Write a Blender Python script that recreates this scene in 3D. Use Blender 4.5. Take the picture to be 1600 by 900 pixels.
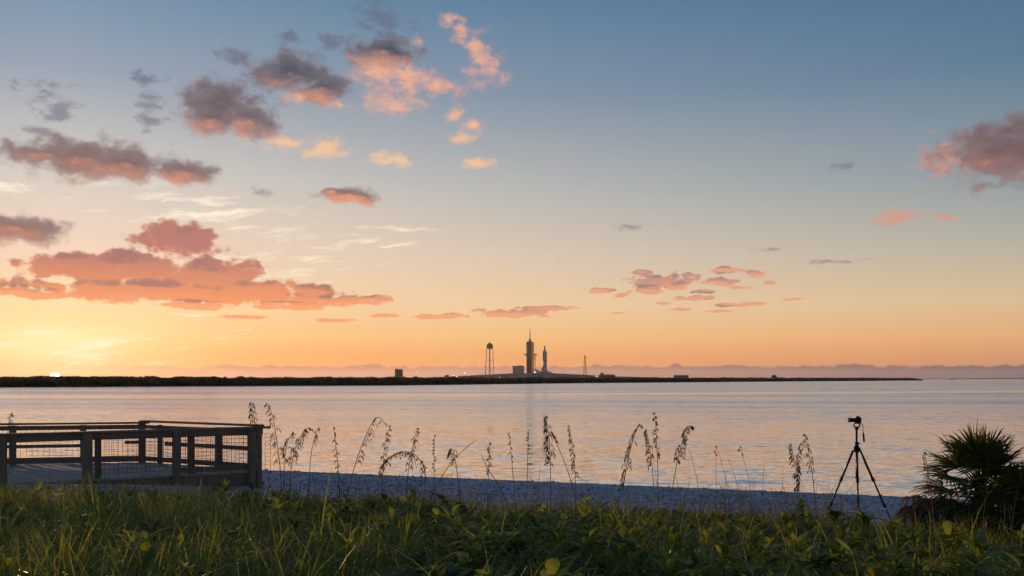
import bpy, math, random
import numpy as np
from mathutils import Vector, Matrix

for o in list(bpy.data.objects):
    bpy.data.objects.remove(o)
SC = bpy.context.scene
COL = SC.collection
R = math.radians
FOC = 1600 * 35 / 36          # focal length in photograph pixels
EYE = 3.0                     # eye height above the water
HORIZON = 592.0

# ------------------------------------------------------------------ camera
cam_data = bpy.data.cameras.new('camera')
cam = bpy.data.objects.new('camera', cam_data)
COL.objects.link(cam)
cam.location = (0, 0, EYE)
cam.rotation_euler = (R(90), 0, 0)
cam_data.sensor_width = 36
cam_data.lens = 35
cam_data.shift_y = (HORIZON - 450) / 1600
cam_data.clip_start = 0.1
cam_data.clip_end = 120000
SC.camera = cam
SC.view_settings.view_transform = 'Standard'
SC.view_settings.look = 'None'
SC.view_settings.exposure = 0.0
SC.view_settings.gamma = 1.0
SC.view_settings.use_curve_mapping = False
SC.cycles.use_denoising = True
SC.cycles.max_bounces = 8
SC.cycles.transparent_max_bounces = 8

# ------------------------------------------------------------------ sun
SUN_AZ = math.atan((86 - 800) / FOC)     # measured from +Y towards +X
SUN_EL = R(0.43)
sd = bpy.data.lights.new('sun', 'SUN')
sd.energy = 5.0
sd.angle = R(0.35)
sd.color = (1.0, 0.58, 0.29)
sun = bpy.data.objects.new('sun', sd)
COL.objects.link(sun)
sdir = Vector((math.sin(SUN_AZ) * math.cos(SUN_EL), math.cos(SUN_AZ) * math.cos(SUN_EL), math.sin(SUN_EL)))
sun.rotation_euler = sdir.to_track_quat('Z', 'Y').to_euler()

# ------------------------------------------------------------------ node helper
class NG:
    """small helper that writes math expressions as shader nodes"""
    def __init__(self, tree):
        self.t = tree
        self.n = 0
    def node(self, kind, **kw):
        nd = self.t.nodes.new(kind)
        nd.location = (self.n % 40 * 40, -(self.n // 40) * 60)
        self.n += 1
        for k, v in kw.items():
            setattr(nd, k, v)
        return nd
    def put(self, sock, v):
        if isinstance(v, bpy.types.NodeSocket):
            self.t.links.new(v, sock)
        elif v is not None:
            sock.default_value = v
    def m(self, op, a, b=None, c=None, clamp=False):
        nd = self.node('ShaderNodeMath', operation=op)
        nd.use_clamp = clamp
        for i, v in enumerate((a, b, c)):
            if v is not None:
                self.put(nd.inputs[i], v)
        return nd.outputs[0]
    def vm(self, op, a, b=None, c=None):
        nd = self.node('ShaderNodeVectorMath', operation=op)
        for i, v in enumerate((a, b, c)):
            if v is not None:
                self.put(nd.inputs[i], v)
        return nd.outputs['Value'] if op in ('LENGTH', 'DOT_PRODUCT') else nd.outputs[0]
    def xyz(self, x, y, z=0.0):
        nd = self.node('ShaderNodeCombineXYZ')
        for i, v in enumerate((x, y, z)):
            self.put(nd.inputs[i], v)
        return nd.outputs[0]
    def noise(self, vec, scale, detail=4.0, rough=0.55, dist=0.0, color=False, lac=2.0):
        nd = self.node('ShaderNodeTexNoise')
        self.put(nd.inputs['Vector'], vec)
        nd.inputs['Scale'].default_value = scale
        nd.inputs['Detail'].default_value = detail
        nd.inputs['Roughness'].default_value = rough
        nd.inputs['Lacunarity'].default_value = lac
        nd.inputs['Distortion'].default_value = dist
        return nd.outputs['Color' if color else 'Fac']
    def billow(self, vec, scale, detail=2.0):
        nd = self.node('ShaderNodeTexVoronoi', voronoi_dimensions='2D', feature='F1')
        self.put(nd.inputs['Vector'], vec)
        nd.inputs['Scale'].default_value = scale
        nd.inputs['Detail'].default_value = detail
        nd.inputs['Roughness'].default_value = 0.5
        nd.normalize = True
        return self.m('SUBTRACT', 0.36, nd.outputs['Distance'])
    def smooth(self, v, a, b):
        nd = self.node('ShaderNodeMapRange', interpolation_type='SMOOTHSTEP')
        self.put(nd.inputs[0], v)
        nd.inputs[1].default_value = a
        nd.inputs[2].default_value = b
        return nd.outputs[0]
    def lin(self, v, a, b, c=0.0, d=1.0):
        nd = self.node('ShaderNodeMapRange')
        self.put(nd.inputs[0], v)
        for i, q in enumerate((a, b, c, d)):
            nd.inputs[i + 1].default_value = q
        return nd.outputs[0]
    def mix(self, f, a, b, blend='MIX'):
        nd = self.node('ShaderNodeMix', data_type='RGBA', blend_type=blend)
        nd.clamp_factor = True
        self.put(nd.inputs[0], f)
        self.put(nd.inputs[6], a)
        self.put(nd.inputs[7], b)
        return nd.outputs[2]
    def ramp(self, f, stops, ease='LINEAR'):
        nd = self.node('ShaderNodeValToRGB')
        cr = nd.color_ramp
        cr.interpolation = ease
        while len(cr.elements) < len(stops):
            cr.elements.new(0.5)
        for e, (p, c) in zip(cr.elements, stops):
            e.position = p
        for e, (p, c) in zip(cr.elements, stops):
            e.color = c if len(c) == 4 else (*c, 1)
        self.put(nd.inputs[0], f)
        return nd.outputs[0]

def lin1(v):
    v /= 255.0
    return v / 12.92 if v <= 0.04045 else ((v + 0.055) / 1.055) ** 2.4
def srgb(r, g, b):
    return (lin1(r), lin1(g), lin1(b), 1.0)

# ------------------------------------------------------------------ sky
# Directions are expressed as azimuth and elevation times FOC, so a cloud keeps its
# place in the sky whatever the camera does.
def sky_uv(px, py):
    dx, dy = px - 800, HORIZON - py
    return FOC * math.atan(dx / FOC), FOC * math.atan(dy / math.hypot(FOC, dx))

# flat-based dark cumulus with lit undersides: x, y, half width, half height
CUMULUS = [(130, 246, 110, 30), (75, 242, 55, 18), (195, 256, 54, 26), (287, 268, 48, 20), (345, 162, 62, 38), (390, 190, 48, 24),
           (330, 186, 44, 24), (455, 116, 66, 32), (505, 140, 46, 26), (600, 84, 62, 22), (1575, 238, 96, 44),
           (1590, 205, 50, 26), (22, 358, 66, 24), (546, 307, 46, 14), (520, 302, 20, 10)]
LIT = [(590, 115, 50, 32), (630, 125, 42, 40), (610, 160, 40, 26), (655, 130, 50, 20), (700, 135, 55, 14), (745, 82, 24, 34), (720, 52, 16, 22),
       (700, 33, 20, 12), (765, 105, 22, 22), (782, 120, 16, 14), (505, 230, 40, 17), (440, 222, 55, 10), (612, 248, 40, 12), (735, 194, 24, 12),
       (716, 214, 24, 11), (710, 176, 18, 12), (1405, 339, 40, 12), (1492, 246, 52, 32), (1475, 340, 18, 5), (650, 62, 12, 10), (480, 155, 50, 12), (535, 168, 25, 8), (745, 254, 34, 8)]
ROSE = [(277, 378, 58, 27), (180, 418, 110, 26), (110, 412, 46, 16), (330, 430, 85, 26), (240, 456, 200, 16), (395, 452, 75, 18),
        (490, 458, 45, 15), (500, 470, 95, 9), (575, 470, 45, 8), (300, 477, 50, 5), (30, 456, 40, 6), (65, 461, 50, 5), (450, 480, 50, 4), (800, 490, 62, 8),
        (855, 482, 48, 5), (690, 495, 50, 4), (525, 500, 32, 4), (390, 495, 38, 3), (600, 494, 24, 3), (1034, 440, 46, 12), (1080, 434, 20, 7),
        (1125, 441, 34, 7), (1136, 422, 28, 5), (1178, 425, 14, 8), (938, 453, 24, 5), (976, 461, 16, 4), (1085, 467, 36, 4), (1140, 477, 28, 3),
        (1175, 474, 20, 3), (1240, 468, 20, 2.5), (1005, 426, 20, 4), (1010, 455, 26, 5), (1058, 450, 20, 3.5), (1098, 456, 18, 3), (1120, 487, 22, 2.5), (962, 488, 14, 2), (1066, 484, 24, 2.5), (1202, 440, 10, 3), (1160, 448, 20, 3), (1030, 474, 16, 2.5)]
GREY = [(74, 150, 44, 22), (98, 168, 30, 20), (224, 124, 34, 13), (238, 160, 22, 18), (365, 80, 36, 14), (455, 60, 34, 13), (590, 30, 42, 40), (520, 66, 50, 16), (1318, 262, 20, 7),
        (983, 354, 28, 7), (1210, 388, 36, 4), (1340, 404, 40, 3), (1295, 406, 24, 4), (1565, 291, 66, 9), (410, 296, 22, 8), (68, 202, 40, 8),
        (875, 411, 13, 3), (242, 192, 28, 14), (615, 60, 50, 30), (415, 155, 50, 14)]
CIRRUS = [(330, 330, 170, 34), (420, 420, 140, 26), (230, 300, 90, 20), (90, 545, 190, 24), (560, 370, 120, 16), (12, 297, 40, 8), (48, 293, 32, 7), (135, 330, 75, 4), (275, 318, 70, 24), (350, 340, 105, 26), (390, 415, 85, 18), (440, 405, 70, 12),
          (620, 355, 34, 8), (480, 385, 60, 6), (40, 524, 130, 12), (90, 549, 140, 13), (480, 436, 60, 4), (380, 515, 70, 4), (300, 490, 60, 3), (215, 548, 80, 4), (620, 383, 60, 4)]

world = bpy.data.worlds.new('World')
SC.world = world
world.use_nodes = True
wt = world.node_tree
wt.nodes.clear()
g = NG(wt)
tc = g.node('ShaderNodeTexCoord')
sep = g.node('ShaderNodeSeparateXYZ')
wt.links.new(tc.outputs['Generated'], sep.inputs[0])
az = g.m('ARCTAN2', sep.outputs[0], sep.outputs[1])
el = g.m('MAXIMUM', g.m('ARCSINE', sep.outputs[2]), 0.0)
U = g.m('MULTIPLY', az, FOC)
V = g.m('MULTIPLY', el, FOC)
P = g.xyz(U, V)

# clear sky: elevation ramps towards and away from the sun
daz = g.m('ABSOLUTE', g.m('WRAP', g.m('SUBTRACT', az, SUN_AZ), math.pi, -math.pi))
away = g.lin(daz, 0.0, R(70))
ELS = [0.0, 1.18, 2.28, 4.1, 7.0, 10.6, 15.9, 20.8, 40, 90]
eln = g.lin(el, 0.0, R(45), 0.0, 1.0)
def stops(cols):
    return [(min(1.0, e / 45.0) if e < 90 else 1.0, srgb(*c)) for e, c in zip(ELS, cols)]
near = g.ramp(eln, stops([(255, 148, 74), (255, 174, 92), (255, 200, 128), (255, 214, 164), (246, 215, 190), (216, 207, 197), (154, 166, 181),
                          (110, 143, 170), (78, 113, 150), (64, 96, 136)]))
far = g.ramp(eln, stops([(160, 122, 114), (204, 144, 116), (220, 164, 122), (204, 180, 148), (152, 162, 154), (98, 132, 147), (62, 107, 139),
                         (50, 94, 131), (46, 82, 118), (42, 70, 106)]))
clear = g.mix(away, near, far)
# glow of the setting sun in the low air
su, sv = sky_uv(86, 592)
gd = g.vm('LENGTH', g.vm('MULTIPLY_ADD', P, (1 / 215, 1 / 72, 0), (-su / 215, -sv / 72 - 0.4, 0)))
glow = g.m('POWER', 2.718, g.m('MULTIPLY', g.m('MULTIPLY', gd, gd), -1.0))
clear = g.mix(g.m('MULTIPLY', glow, 0.75), clear, (0.42, 0.34, 0.15, 1), 'ADD')
gd = g.vm('LENGTH', g.vm('MULTIPLY_ADD', P, (1 / 110, 1 / 30, 0), (-su / 110, -44 / 30, 0)))
core = g.m('POWER', 2.718, g.m('MULTIPLY', g.m('MULTIPLY', gd, gd), -1.0))
clear = g.mix(g.m('MULTIPLY', core, 0.5), clear, (0.22, 0.24, 0.32, 1), 'ADD')

# domain-warped coordinates for the clouds
w1 = g.vm('SUBTRACT', g.noise(P, 0.012, 5, 0.6, color=True), (0.5, 0.5, 0.5))
Pw = g.vm('MULTIPLY_ADD', w1, (40, 26, 0), P)
Pc = g.vm('MULTIPLY_ADD', w1, (30, 10, 0), P)
NPw = g.m('SUBTRACT', g.noise(g.vm('MULTIPLY', Pw, (1, 1.4, 1)), 0.03, 6, 0.58), 0.5)
NPc = g.m('SUBTRACT', g.noise(g.vm('MULTIPLY', Pc, (1, 1.8, 1)), 0.045, 5, 0.6), 0.5)
true_el = g.m('MULTIPLY', g.m('ARCSINE', sep.outputs[2]), FOC)

def field(g, vec, blobs):
    acc = None
    for (x, y, rx, ry) in blobs:
        u, v = sky_uv(x, y)
        d = g.vm('LENGTH', g.vm('MULTIPLY_ADD', vec, (1 / rx, 1 / ry, 0), (-u / rx, -v / ry, 0)))
        acc = d if acc is None else g.m('MINIMUM', acc, d)
    return g.m('SUBTRACT', 1.0, g.m('MINIMUM', acc, 2.2))

def horizon_bank(g, col, U, V, true_el):
    """low cloud bank standing on the horizon, and the disc of the sun"""
    bn = g.noise(g.xyz(U, 0.0), 0.011, 5, 0.6)
    bn2 = g.noise(g.xyz(U, g.m('MULTIPLY', V, 1.2), 3.0), 0.05, 3, 0.6)
    top = g.m('MULTIPLY_ADD', bn, 24, g.m('MULTIPLY_ADD', bn2, 14, 2.0))
    a = g.m('MULTIPLY', g.smooth(g.m('SUBTRACT', top, V), 0.0, 3.5), g.lin(U, -620, -400, 0.05, 0.95))
    lo = g.lin(V, 20, 0)
    bc = g.mix(g.lin(U, -500, 700), g.mix(lo, srgb(198, 124, 106), srgb(212, 142, 118)), g.mix(lo, srgb(92, 86, 108), srgb(84, 84, 108)))
    col = g.mix(a, col, bc)
    sd_ = g.vm('LENGTH', g.vm('SUBTRACT', g.xyz(U, true_el), (su, 0.6, 0)))
    return g.mix(g.smooth(sd_, 8.6, 7.2), col, (6.0, 4.6, 2.4, 1))

def cloudy(g, rect, clear, U, V, true_el, Pw, Pc, NPw, NPc):
    """colour of the sky with the clouds that reach into rect = (u0, u1, v0, v1)"""
    u0, u1, v0, v1 = rect
    def inside(blobs, grow=1.9, pad=24):
        out = []
        for b in blobs:
            u, v = sky_uv(b[0], b[1])
            if u + b[2] * grow + pad > u0 and u - b[2] * grow - pad < u1 and v + b[3] * grow + pad > v0 and v - b[3] * grow - pad < v1:
                out.append(b)
        return out
    col = clear
    bl = inside(CIRRUS, 2.2)
    if bl:      # high white cirrus
        sx = g.node('ShaderNodeSeparateXYZ')
        g.t.links.new(Pw, sx.inputs[0])
        slant = g.xyz(sx.outputs[0], g.m('MULTIPLY_ADD', sx.outputs[1], 7.5, g.m('MULTIPLY', sx.outputs[0], -0.9)))
        nz = g.noise(slant, 0.010, 5, 0.64, 0.25)
        cir = g.m('MULTIPLY_ADD', g.m('SUBTRACT', nz, 0.53), 7.0, field(g, Pw, bl))
        a = g.m('MULTIPLY', g.smooth(cir, 0.0, 1.9), 0.95)
        col = g.mix(a, col, g.mix(g.lin(V, 60, 330), srgb(255, 250, 214), srgb(254, 240, 222)))
    bl = inside(GREY, 2.2)
    if bl:      # thin grey shreds
        grey = g.m('MULTIPLY_ADD', NPc, 2.6, g.m('MULTIPLY_ADD', NPw, 3.2, field(g, Pw, bl)))
        a = g.m('MULTIPLY', g.smooth(grey, 0.0, 1.2), 0.66)
        col = g.mix(a, col, g.mix(g.lin(V, 150, 420), srgb(150, 128, 128), srgb(100, 104, 124)))
    bl = inside(LIT, 2.2)
    if bl:      # bright peach altocumulus, yellower low down on the sun's side
        lit = g.m('ADD', 0.12, g.m('MULTIPLY_ADD', NPc, 2.0, g.m('MULTIPLY_ADD', NPw, 2.2, field(g, Pw, bl))))
        a = g.m('MULTIPLY', g.smooth(lit, -0.1, 1.1), 0.86)
        lc = g.mix(g.lin(lit, 0.3, 1.5), srgb(206, 158, 152), srgb(250, 184, 138))
        if u0 < 0:
            lc = g.mix(g.m('MULTIPLY', g.lin(V, 430, 330), g.lin(U, 100, -100)), lc, srgb(248, 202, 156))
        else:
            lc = g.mix(g.lin(U, 300, 550), lc, srgb(218, 152, 132))
        col = g.mix(a, col, lc)
    bl = inside(CUMULUS)
    if bl:      # cumulus: undersides warm, crowns slate grey
        f = field(g, Pw, bl)
        f2 = field(g, g.vm('ADD', Pw, (-5, -12, 0)), bl)
        bil = g.billow(Pw, 0.024, 2.0)
        cum = g.m('ADD', 0.10, g.m('MULTIPLY_ADD', NPw, 1.5, g.m('MULTIPLY_ADD', bil, 0.9, f)))
        a = g.smooth(cum, -0.05, 0.58)
        under = g.smooth(g.m('MULTIPLY_ADD', NPc, 0.5, g.m('MULTIPLY_ADD', NPw, 0.9, g.m('SUBTRACT', f, f2))), 0.12, 1.0)
        body = g.mix(g.lin(V, 180, 470), srgb(144, 98, 90), srgb(70, 78, 94))
        body = g.mix(g.lin(U, -350, -700, 0, 0.45), body, srgb(136, 104, 98))
        if u0 > 200:
            body = g.mix(1.0, body, g.mix(g.lin(U, 600, 745), srgb(214, 144, 122), srgb(88, 88, 98)))
        body = g.mix(g.lin(cum, 1.0, 0.0, 0, 0.8), body, srgb(146, 134, 138))
        cc = g.mix(under, body, g.mix(g.lin(V, 200, 420), srgb(228, 142, 114), srgb(240, 168, 132)))
        col = g.mix(g.m('MULTIPLY', a, 0.93), col, cc)
    bl = inside(ROSE)
    if bl:      # broad rose bank low over the sun and its small companions
        f = field(g, Pc, bl)
        f2 = field(g, g.vm('ADD', Pc, (0, -8, 0)), bl)
        bil = g.billow(g.vm('MULTIPLY', g.vm('MULTIPLY_ADD', Pc, (0.35, 0.35, 0), g.vm('MULTIPLY', Pw, (0.65, 0.65, 0))), (1, 1.25, 1)), 0.026, 2.0)
        rose = g.m('ADD', g.m('MULTIPLY_ADD', NPc, g.lin(U, -300, -60, 1.0, 2.6), g.m('MULTIPLY_ADD', bil, g.lin(U, -200, 200, 1.5, 0.9), f)), g.lin(U, -250, -450, 0.02, 0.12))
        a = g.smooth(rose, 0.0, 0.34)
        rc = g.mix(g.lin(V, 108, 185), srgb(250, 150, 94), srgb(182, 114, 106))
        rc = g.mix(g.lin(U, -350, 250), rc, srgb(190, 142, 132))
        up = g.smooth(g.m('MULTIPLY_ADD', NPw, 1.6, g.m('SUBTRACT', f2, f)), 0.0, 0.5)
        rc = g.mix(g.m('MULTIPLY', up, 0.8), rc, g.mix(g.lin(U, -200, 250), srgb(152, 104, 106), srgb(136, 116, 124)))
        down = g.smooth(g.m('MULTIPLY_ADD', NPc, 1.2, g.m('SUBTRACT', f, f2)), 0.25, 1.0)
        rc = g.mix(g.m('MULTIPLY', down, 0.6), rc, srgb(252, 170, 122))
        rc = g.mix(g.lin(rose, 0.45, 0.0, 0, 0.4), rc, srgb(246, 178, 136))
        rc = g.mix(g.m('MULTIPLY', g.smooth(g.m('MULTIPLY_ADD', bil, -0.8, NPw), 0.0, 0.3), 0.6), rc, srgb(226, 144, 114))
        col = g.mix(g.m('MULTIPLY', a, 0.93), col, rc)
    if v0 <= 0:
        col = horizon_bank(g, col, U, V, true_el)
    return col


def sector(rect):
    """one sector of the sky as a node group"""
    tree = bpy.data.node_groups.new('sky_sector', 'ShaderNodeTree')
    kinds = [('clear', 'NodeSocketColor'), ('U', 'NodeSocketFloat'), ('V', 'NodeSocketFloat'), ('true_el', 'NodeSocketFloat'),
             ('Pw', 'NodeSocketVector'), ('Pc', 'NodeSocketVector'), ('NPw', 'NodeSocketFloat'), ('NPc', 'NodeSocketFloat')]
    for nm, kd in kinds:
        tree.interface.new_socket(nm, in_out='INPUT', socket_type=kd)
    tree.interface.new_socket('Color', in_out='OUTPUT', socket_type='NodeSocketColor')
    gi, go = tree.nodes.new('NodeGroupInput'), tree.nodes.new('NodeGroupOutput')
    h = NG(tree)
    tree.links.new(cloudy(h, rect, *[gi.outputs[nm] for nm, kd in kinds]), go.inputs[0])
    nd = g.node('ShaderNodeGroup')
    nd.node_tree = tree
    for (nm, kd), so in zip(kinds, (clear, U, V, true_el, Pw, Pc, NPw, NPc)):
        wt.links.new(so, nd.inputs[nm])
    return nd.outputs[0]

def emit(col):
    bg = g.node('ShaderNodeBackground')
    wt.links.new(col, bg.inputs[0])
    bg.inputs[1].default_value = 1.07
    return bg.outputs[0]

def choose(fac, a, b):
    nd = g.node('ShaderNodeMixShader')
    g.put(nd.inputs[0], fac)
    wt.links.new(a, nd.inputs[1])
    wt.links.new(b, nd.inputs[2])
    return nd.outputs[0]

# the sky is evaluated in sectors (only to keep it quick: neighbours agree along their borders)
US = [-960, -420, -140, 180, 960]
VS = [0, 70, 185, 330, 640]
def column(i):
    tiles = [emit(sector((US[i], US[i + 1], VS[k], VS[k + 1]))) for k in range(4)]
    return choose(g.m('GREATER_THAN', V, VS[2]), choose(g.m('GREATER_THAN', V, VS[1]), tiles[0], tiles[1]),
                  choose(g.m('GREATER_THAN', V, VS[3]), tiles[2], tiles[3]))
cols_ = [column(i) for i in range(4)]
front = choose(g.m('GREATER_THAN', U, US[2]), choose(g.m('GREATER_THAN', U, US[1]), cols_[0], cols_[1]),
               choose(g.m('GREATER_THAN', U, US[3]), cols_[2], cols_[3]))
# clouds carry on round the rest of the sky
fade = g.m('MAXIMUM', g.smooth(g.m('ABSOLUTE', U), 960, 1200), g.smooth(V, 640, 800))
allround = g.noise(g.vm('MULTIPLY', tc.outputs['Generated'], (1, 1, 2.2)), 5.0, 6, 0.55, 0.3)
a = g.m('MULTIPLY', fade, g.smooth(allround, 0.56, 0.72))
rest = g.mix(g.m('MULTIPLY', a, 0.8), clear, g.mix(g.lin(allround, 0.56, 0.66), srgb(214, 152, 138), srgb(96, 96, 110)))
rest = horizon_bank(g, rest, U, V, true_el)
outside = g.m('GREATER_THAN', g.m('MAXIMUM', g.m('DIVIDE', g.m('ABSOLUTE', U), 960.0), g.m('DIVIDE', V, 640.0)), 1.0)
whole = choose(outside, front, emit(rest))

sky = g.node('ShaderNodeTexSky', sky_type='NISHITA')
sky.sun_disc = False
sky.sun_elevation = SUN_EL
sky.sun_rotation = SUN_AZ
sky.air_density = 1.5
sky.dust_density = 2.0
sky.ozone_density = 3.0
bg1 = g.node('ShaderNodeBackground')
wt.links.new(sky.outputs[0], bg1.inputs[0])
bg1.inputs[1].default_value = 0.05
whole = choose(0.93, bg1.outputs[0], whole)
wo = g.node('ShaderNodeOutputWorld')
wt.links.new(whole, wo.inputs[0])
world.cycles.sampling_method = 'MANUAL'
world.cycles.sample_map_resolution = 512

# ------------------------------------------------------------------ object helpers
rnd = random.Random(7)
npr = np.random.default_rng(11)

def at(px, py, Y):
    """world point at depth Y seen at photograph pixel (px, py)"""
    return Vector(((px - 800) / FOC * Y, Y, EYE - (py - HORIZON) / FOC * Y))

def link(o):
    COL.objects.link(o)
    return o

def tag(o, label=None, cat=None, group=None, kind=None):
    if label: o['label'] = label
    if cat: o['category'] = cat
    if group: o['group'] = group
    if kind: o['kind'] = kind
    return o

def thing(name, label, cat, loc=(0, 0, 0), rz=0.0, group=None):
    o = link(bpy.data.objects.new(name, None))
    o.empty_display_size = 0.2
    o.location = loc
    o.rotation_euler = (0, 0, rz)
    return tag(o, label, cat, group)

class MB:
    """collects simple shapes, builds them as one mesh object"""
    def __init__(self):
        self.v, self.f = [], []
    def add(self, vs, fs):
        b = len(self.v)
        self.v += [tuple(p) for p in vs]
        self.f += [tuple(b + i for i in q) for q in fs]
        return self
    def prism(self, low, high):
        n = len(low)
        fs = [tuple(range(n))[::-1], tuple(range(n, 2 * n))]
        fs += [(i, (i + 1) % n, n + (i + 1) % n, n + i) for i in range(n)]
        return self.add(list(low) + list(high), fs)
    def box(self, x0, x1, y0, y1, z0, z1):
        q = [(x0, y0), (x1, y0), (x1, y1), (x0, y1)]
        return self.prism([(x, y, z0) for x, y in q], [(x, y, z1) for x, y in q])
    def bar(self, a, b, w, h, up=(0, 0, 1)):
        """rectangular bar from a to b, w across, h along up"""
        a, b, up = Vector(a), Vector(b), Vector(up)
        d = (b - a).normalized()
        s = d.cross(up)
        if s.length < 1e-5:
            s = d.cross(Vector((0, 1, 0)))
        s.normalize()
        u = s.cross(d).normalized()
        s *= w / 2
        u *= h / 2
        c = [-s - u, s - u, s + u, -s + u]
        return self.prism([a + k for k in c], [b + k for k in c])
    def tube(self, pts, radii, n=6, cap=True):
        pts = [Vector(p) for p in pts]
        if not hasattr(radii, '__len__'):
            radii = [radii] * len(pts)
        vs, fs = [], []
        ref = Vector((0.13, 0.97, 0.21)).normalized()
        for i, p in enumerate(pts):
            d = (pts[min(i + 1, len(pts) - 1)] - pts[max(i - 1, 0)]).normalized()
            x = d.cross(ref)
            if x.length < 1e-3:
                x = d.cross(Vector((1, 0, 0)))
            x.normalize()
            y = d.cross(x)
            for k in range(n):
                a = 2 * math.pi * k / n
                vs.append(p + (x * math.cos(a) + y * math.sin(a)) * radii[i])
        for i in range(len(pts) - 1):
            for k in range(n):
                fs.append((i * n + k, i * n + (k + 1) % n, (i + 1) * n + (k + 1) % n, (i + 1) * n + k))
        if cap:
            fs.append(tuple(range(n))[::-1])
            fs.append(tuple(range((len(pts) - 1) * n, len(pts) * n)))
        return self.add(vs, fs)
    def lathe(self, prof, n=16, c=(0, 0, 0)):
        vs, fs = [], []
        for (r, z) in prof:
            for k in range(n):
                a = 2 * math.pi * k / n
                vs.append((c[0] + r * math.cos(a), c[1] + r * math.sin(a), c[2] + z))
        for i in range(len(prof) - 1):
            for k in range(n):
                fs.append((i * n + k, i * n + (k + 1) % n, (i + 1) * n + (k + 1) % n, (i + 1) * n + k))
        fs.append(tuple(range(n))[::-1])
        fs.append(tuple(range((len(prof) - 1) * n, len(prof) * n)))
        return self.add(vs, fs)
    def build(self, name, mat, parent=None, smooth=False, bevel=0.0):
        me = bpy.data.meshes.new(name)
        me.from_pydata(self.v, [], self.f)
        me.validate()
        me.materials.append(mat)
        if smooth:
            me.polygons.foreach_set('use_smooth', [True] * len(me.polygons))
        o = link(bpy.data.objects.new(name, me))
        if parent is not None:
            o.parent = parent
        if bevel:
            bv = o.modifiers.new('bevel', 'BEVEL')
            bv.width = bevel
            bv.segments = 2
        return o

def fast_mesh(name, verts, faces, mat, tint=None, smooth=True, n=4):
    """big mesh from numpy arrays, faces of n corners; tint = one value per vertex"""
    me = bpy.data.meshes.new(name)
    nv, nf = len(verts), len(faces)
    me.vertices.add(nv)
    me.vertices.foreach_set('co', np.ascontiguousarray(verts, dtype=np.float32).ravel())
    me.loops.add(nf * n)
    me.loops.foreach_set('vertex_index', np.ascontiguousarray(faces, dtype=np.int32).ravel())
    me.polygons.add(nf)
    me.polygons.foreach_set('loop_start', np.arange(0, nf * n, n, dtype=np.int32))
    if smooth:
        me.polygons.foreach_set('use_smooth', np.ones(nf, dtype=bool))
    me.materials.append(mat)
    if tint is not None:
        at_ = me.attributes.new('tint', 'FLOAT', 'POINT')
        at_.data.foreach_set('value', np.ascontiguousarray(tint, dtype=np.float32))
    me.update(calc_edges=True)
    return link(bpy.data.objects.new(name, me))

# ------------------------------------------------------------------ materials
def material(name):
    m = bpy.data.materials.new(name)
    m.use_nodes = True
    t = m.node_tree
    t.nodes.clear()
    h = NG(t)
    out = h.node('ShaderNodeOutputMaterial')
    return m, h, out

def principled(h, out, color, rough=0.6, bump=None, strength=0.3, dist=0.02, metallic=0.0, spec=0.4):
    b = h.node('ShaderNodeBsdfPrincipled')
    h.put(b.inputs['Base Color'], color)
    h.put(b.inputs['Roughness'], rough)
    b.inputs['Metallic'].default_value = metallic
    b.inputs['Specular IOR Level'].default_value = spec
    if bump is not None:
        bp = h.node('ShaderNodeBump')
        bp.inputs['Strength'].default_value = strength
        bp.inputs['Distance'].default_value = dist
        h.put(bp.inputs['Height'], bump)
        h.t.links.new(bp.outputs[0], b.inputs['Normal'])
    h.t.links.new(b.outputs[0], out.inputs[0])
    return b

def coords(h, kind='Object'):
    return h.node('ShaderNodeTexCoord').outputs[kind]

def simple(name, c, rough=0.6, var=0.25, scale=6.0, metallic=0.0, spec=0.4):
    m, h, out = material(name)
    nz = h.noise(coords(h), scale, 5, 0.6)
    c1 = tuple(k * (1 - var) for k in c) + (1,)
    c2 = tuple(min(1, k * (1 + var)) for k in c) + (1,)
    principled(h, out, h.mix(nz, c1, c2), rough, nz, 0.15, 0.01, metallic, spec)
    return m

def wood_mat(name, c):
    m, h, out = material(name)
    p = coords(h)
    oi = h.node('ShaderNodeObjectInfo')
    p2 = h.vm('ADD', p, h.xyz(h.m('MULTIPLY', oi.outputs['Random'], 37.0), 0.0, 0.0))
    grain = h.noise(h.vm('MULTIPLY', p2, (3, 3, 14)), 5, 6, 0.65, 1.2)
    blot = h.noise(p2, 2.2, 4, 0.6)
    col = h.ramp(h.m('MULTIPLY_ADD', grain, 0.7, h.m('MULTIPLY', blot, 0.3)),
                 [(0.25, tuple(k * 0.45 for k in c)), (0.5, c), (0.75, tuple(k * 1.6 for k in c))])
    col = h.mix(h.m('MULTIPLY', oi.outputs['Random'], 0.4), col, (c[0] * 1.2, c[1] * 1.2, c[2] * 1.25, 1))
    principled(h, out, col, 0.75, grain, 0.4, 0.01, spec=0.25)
    return m

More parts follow.
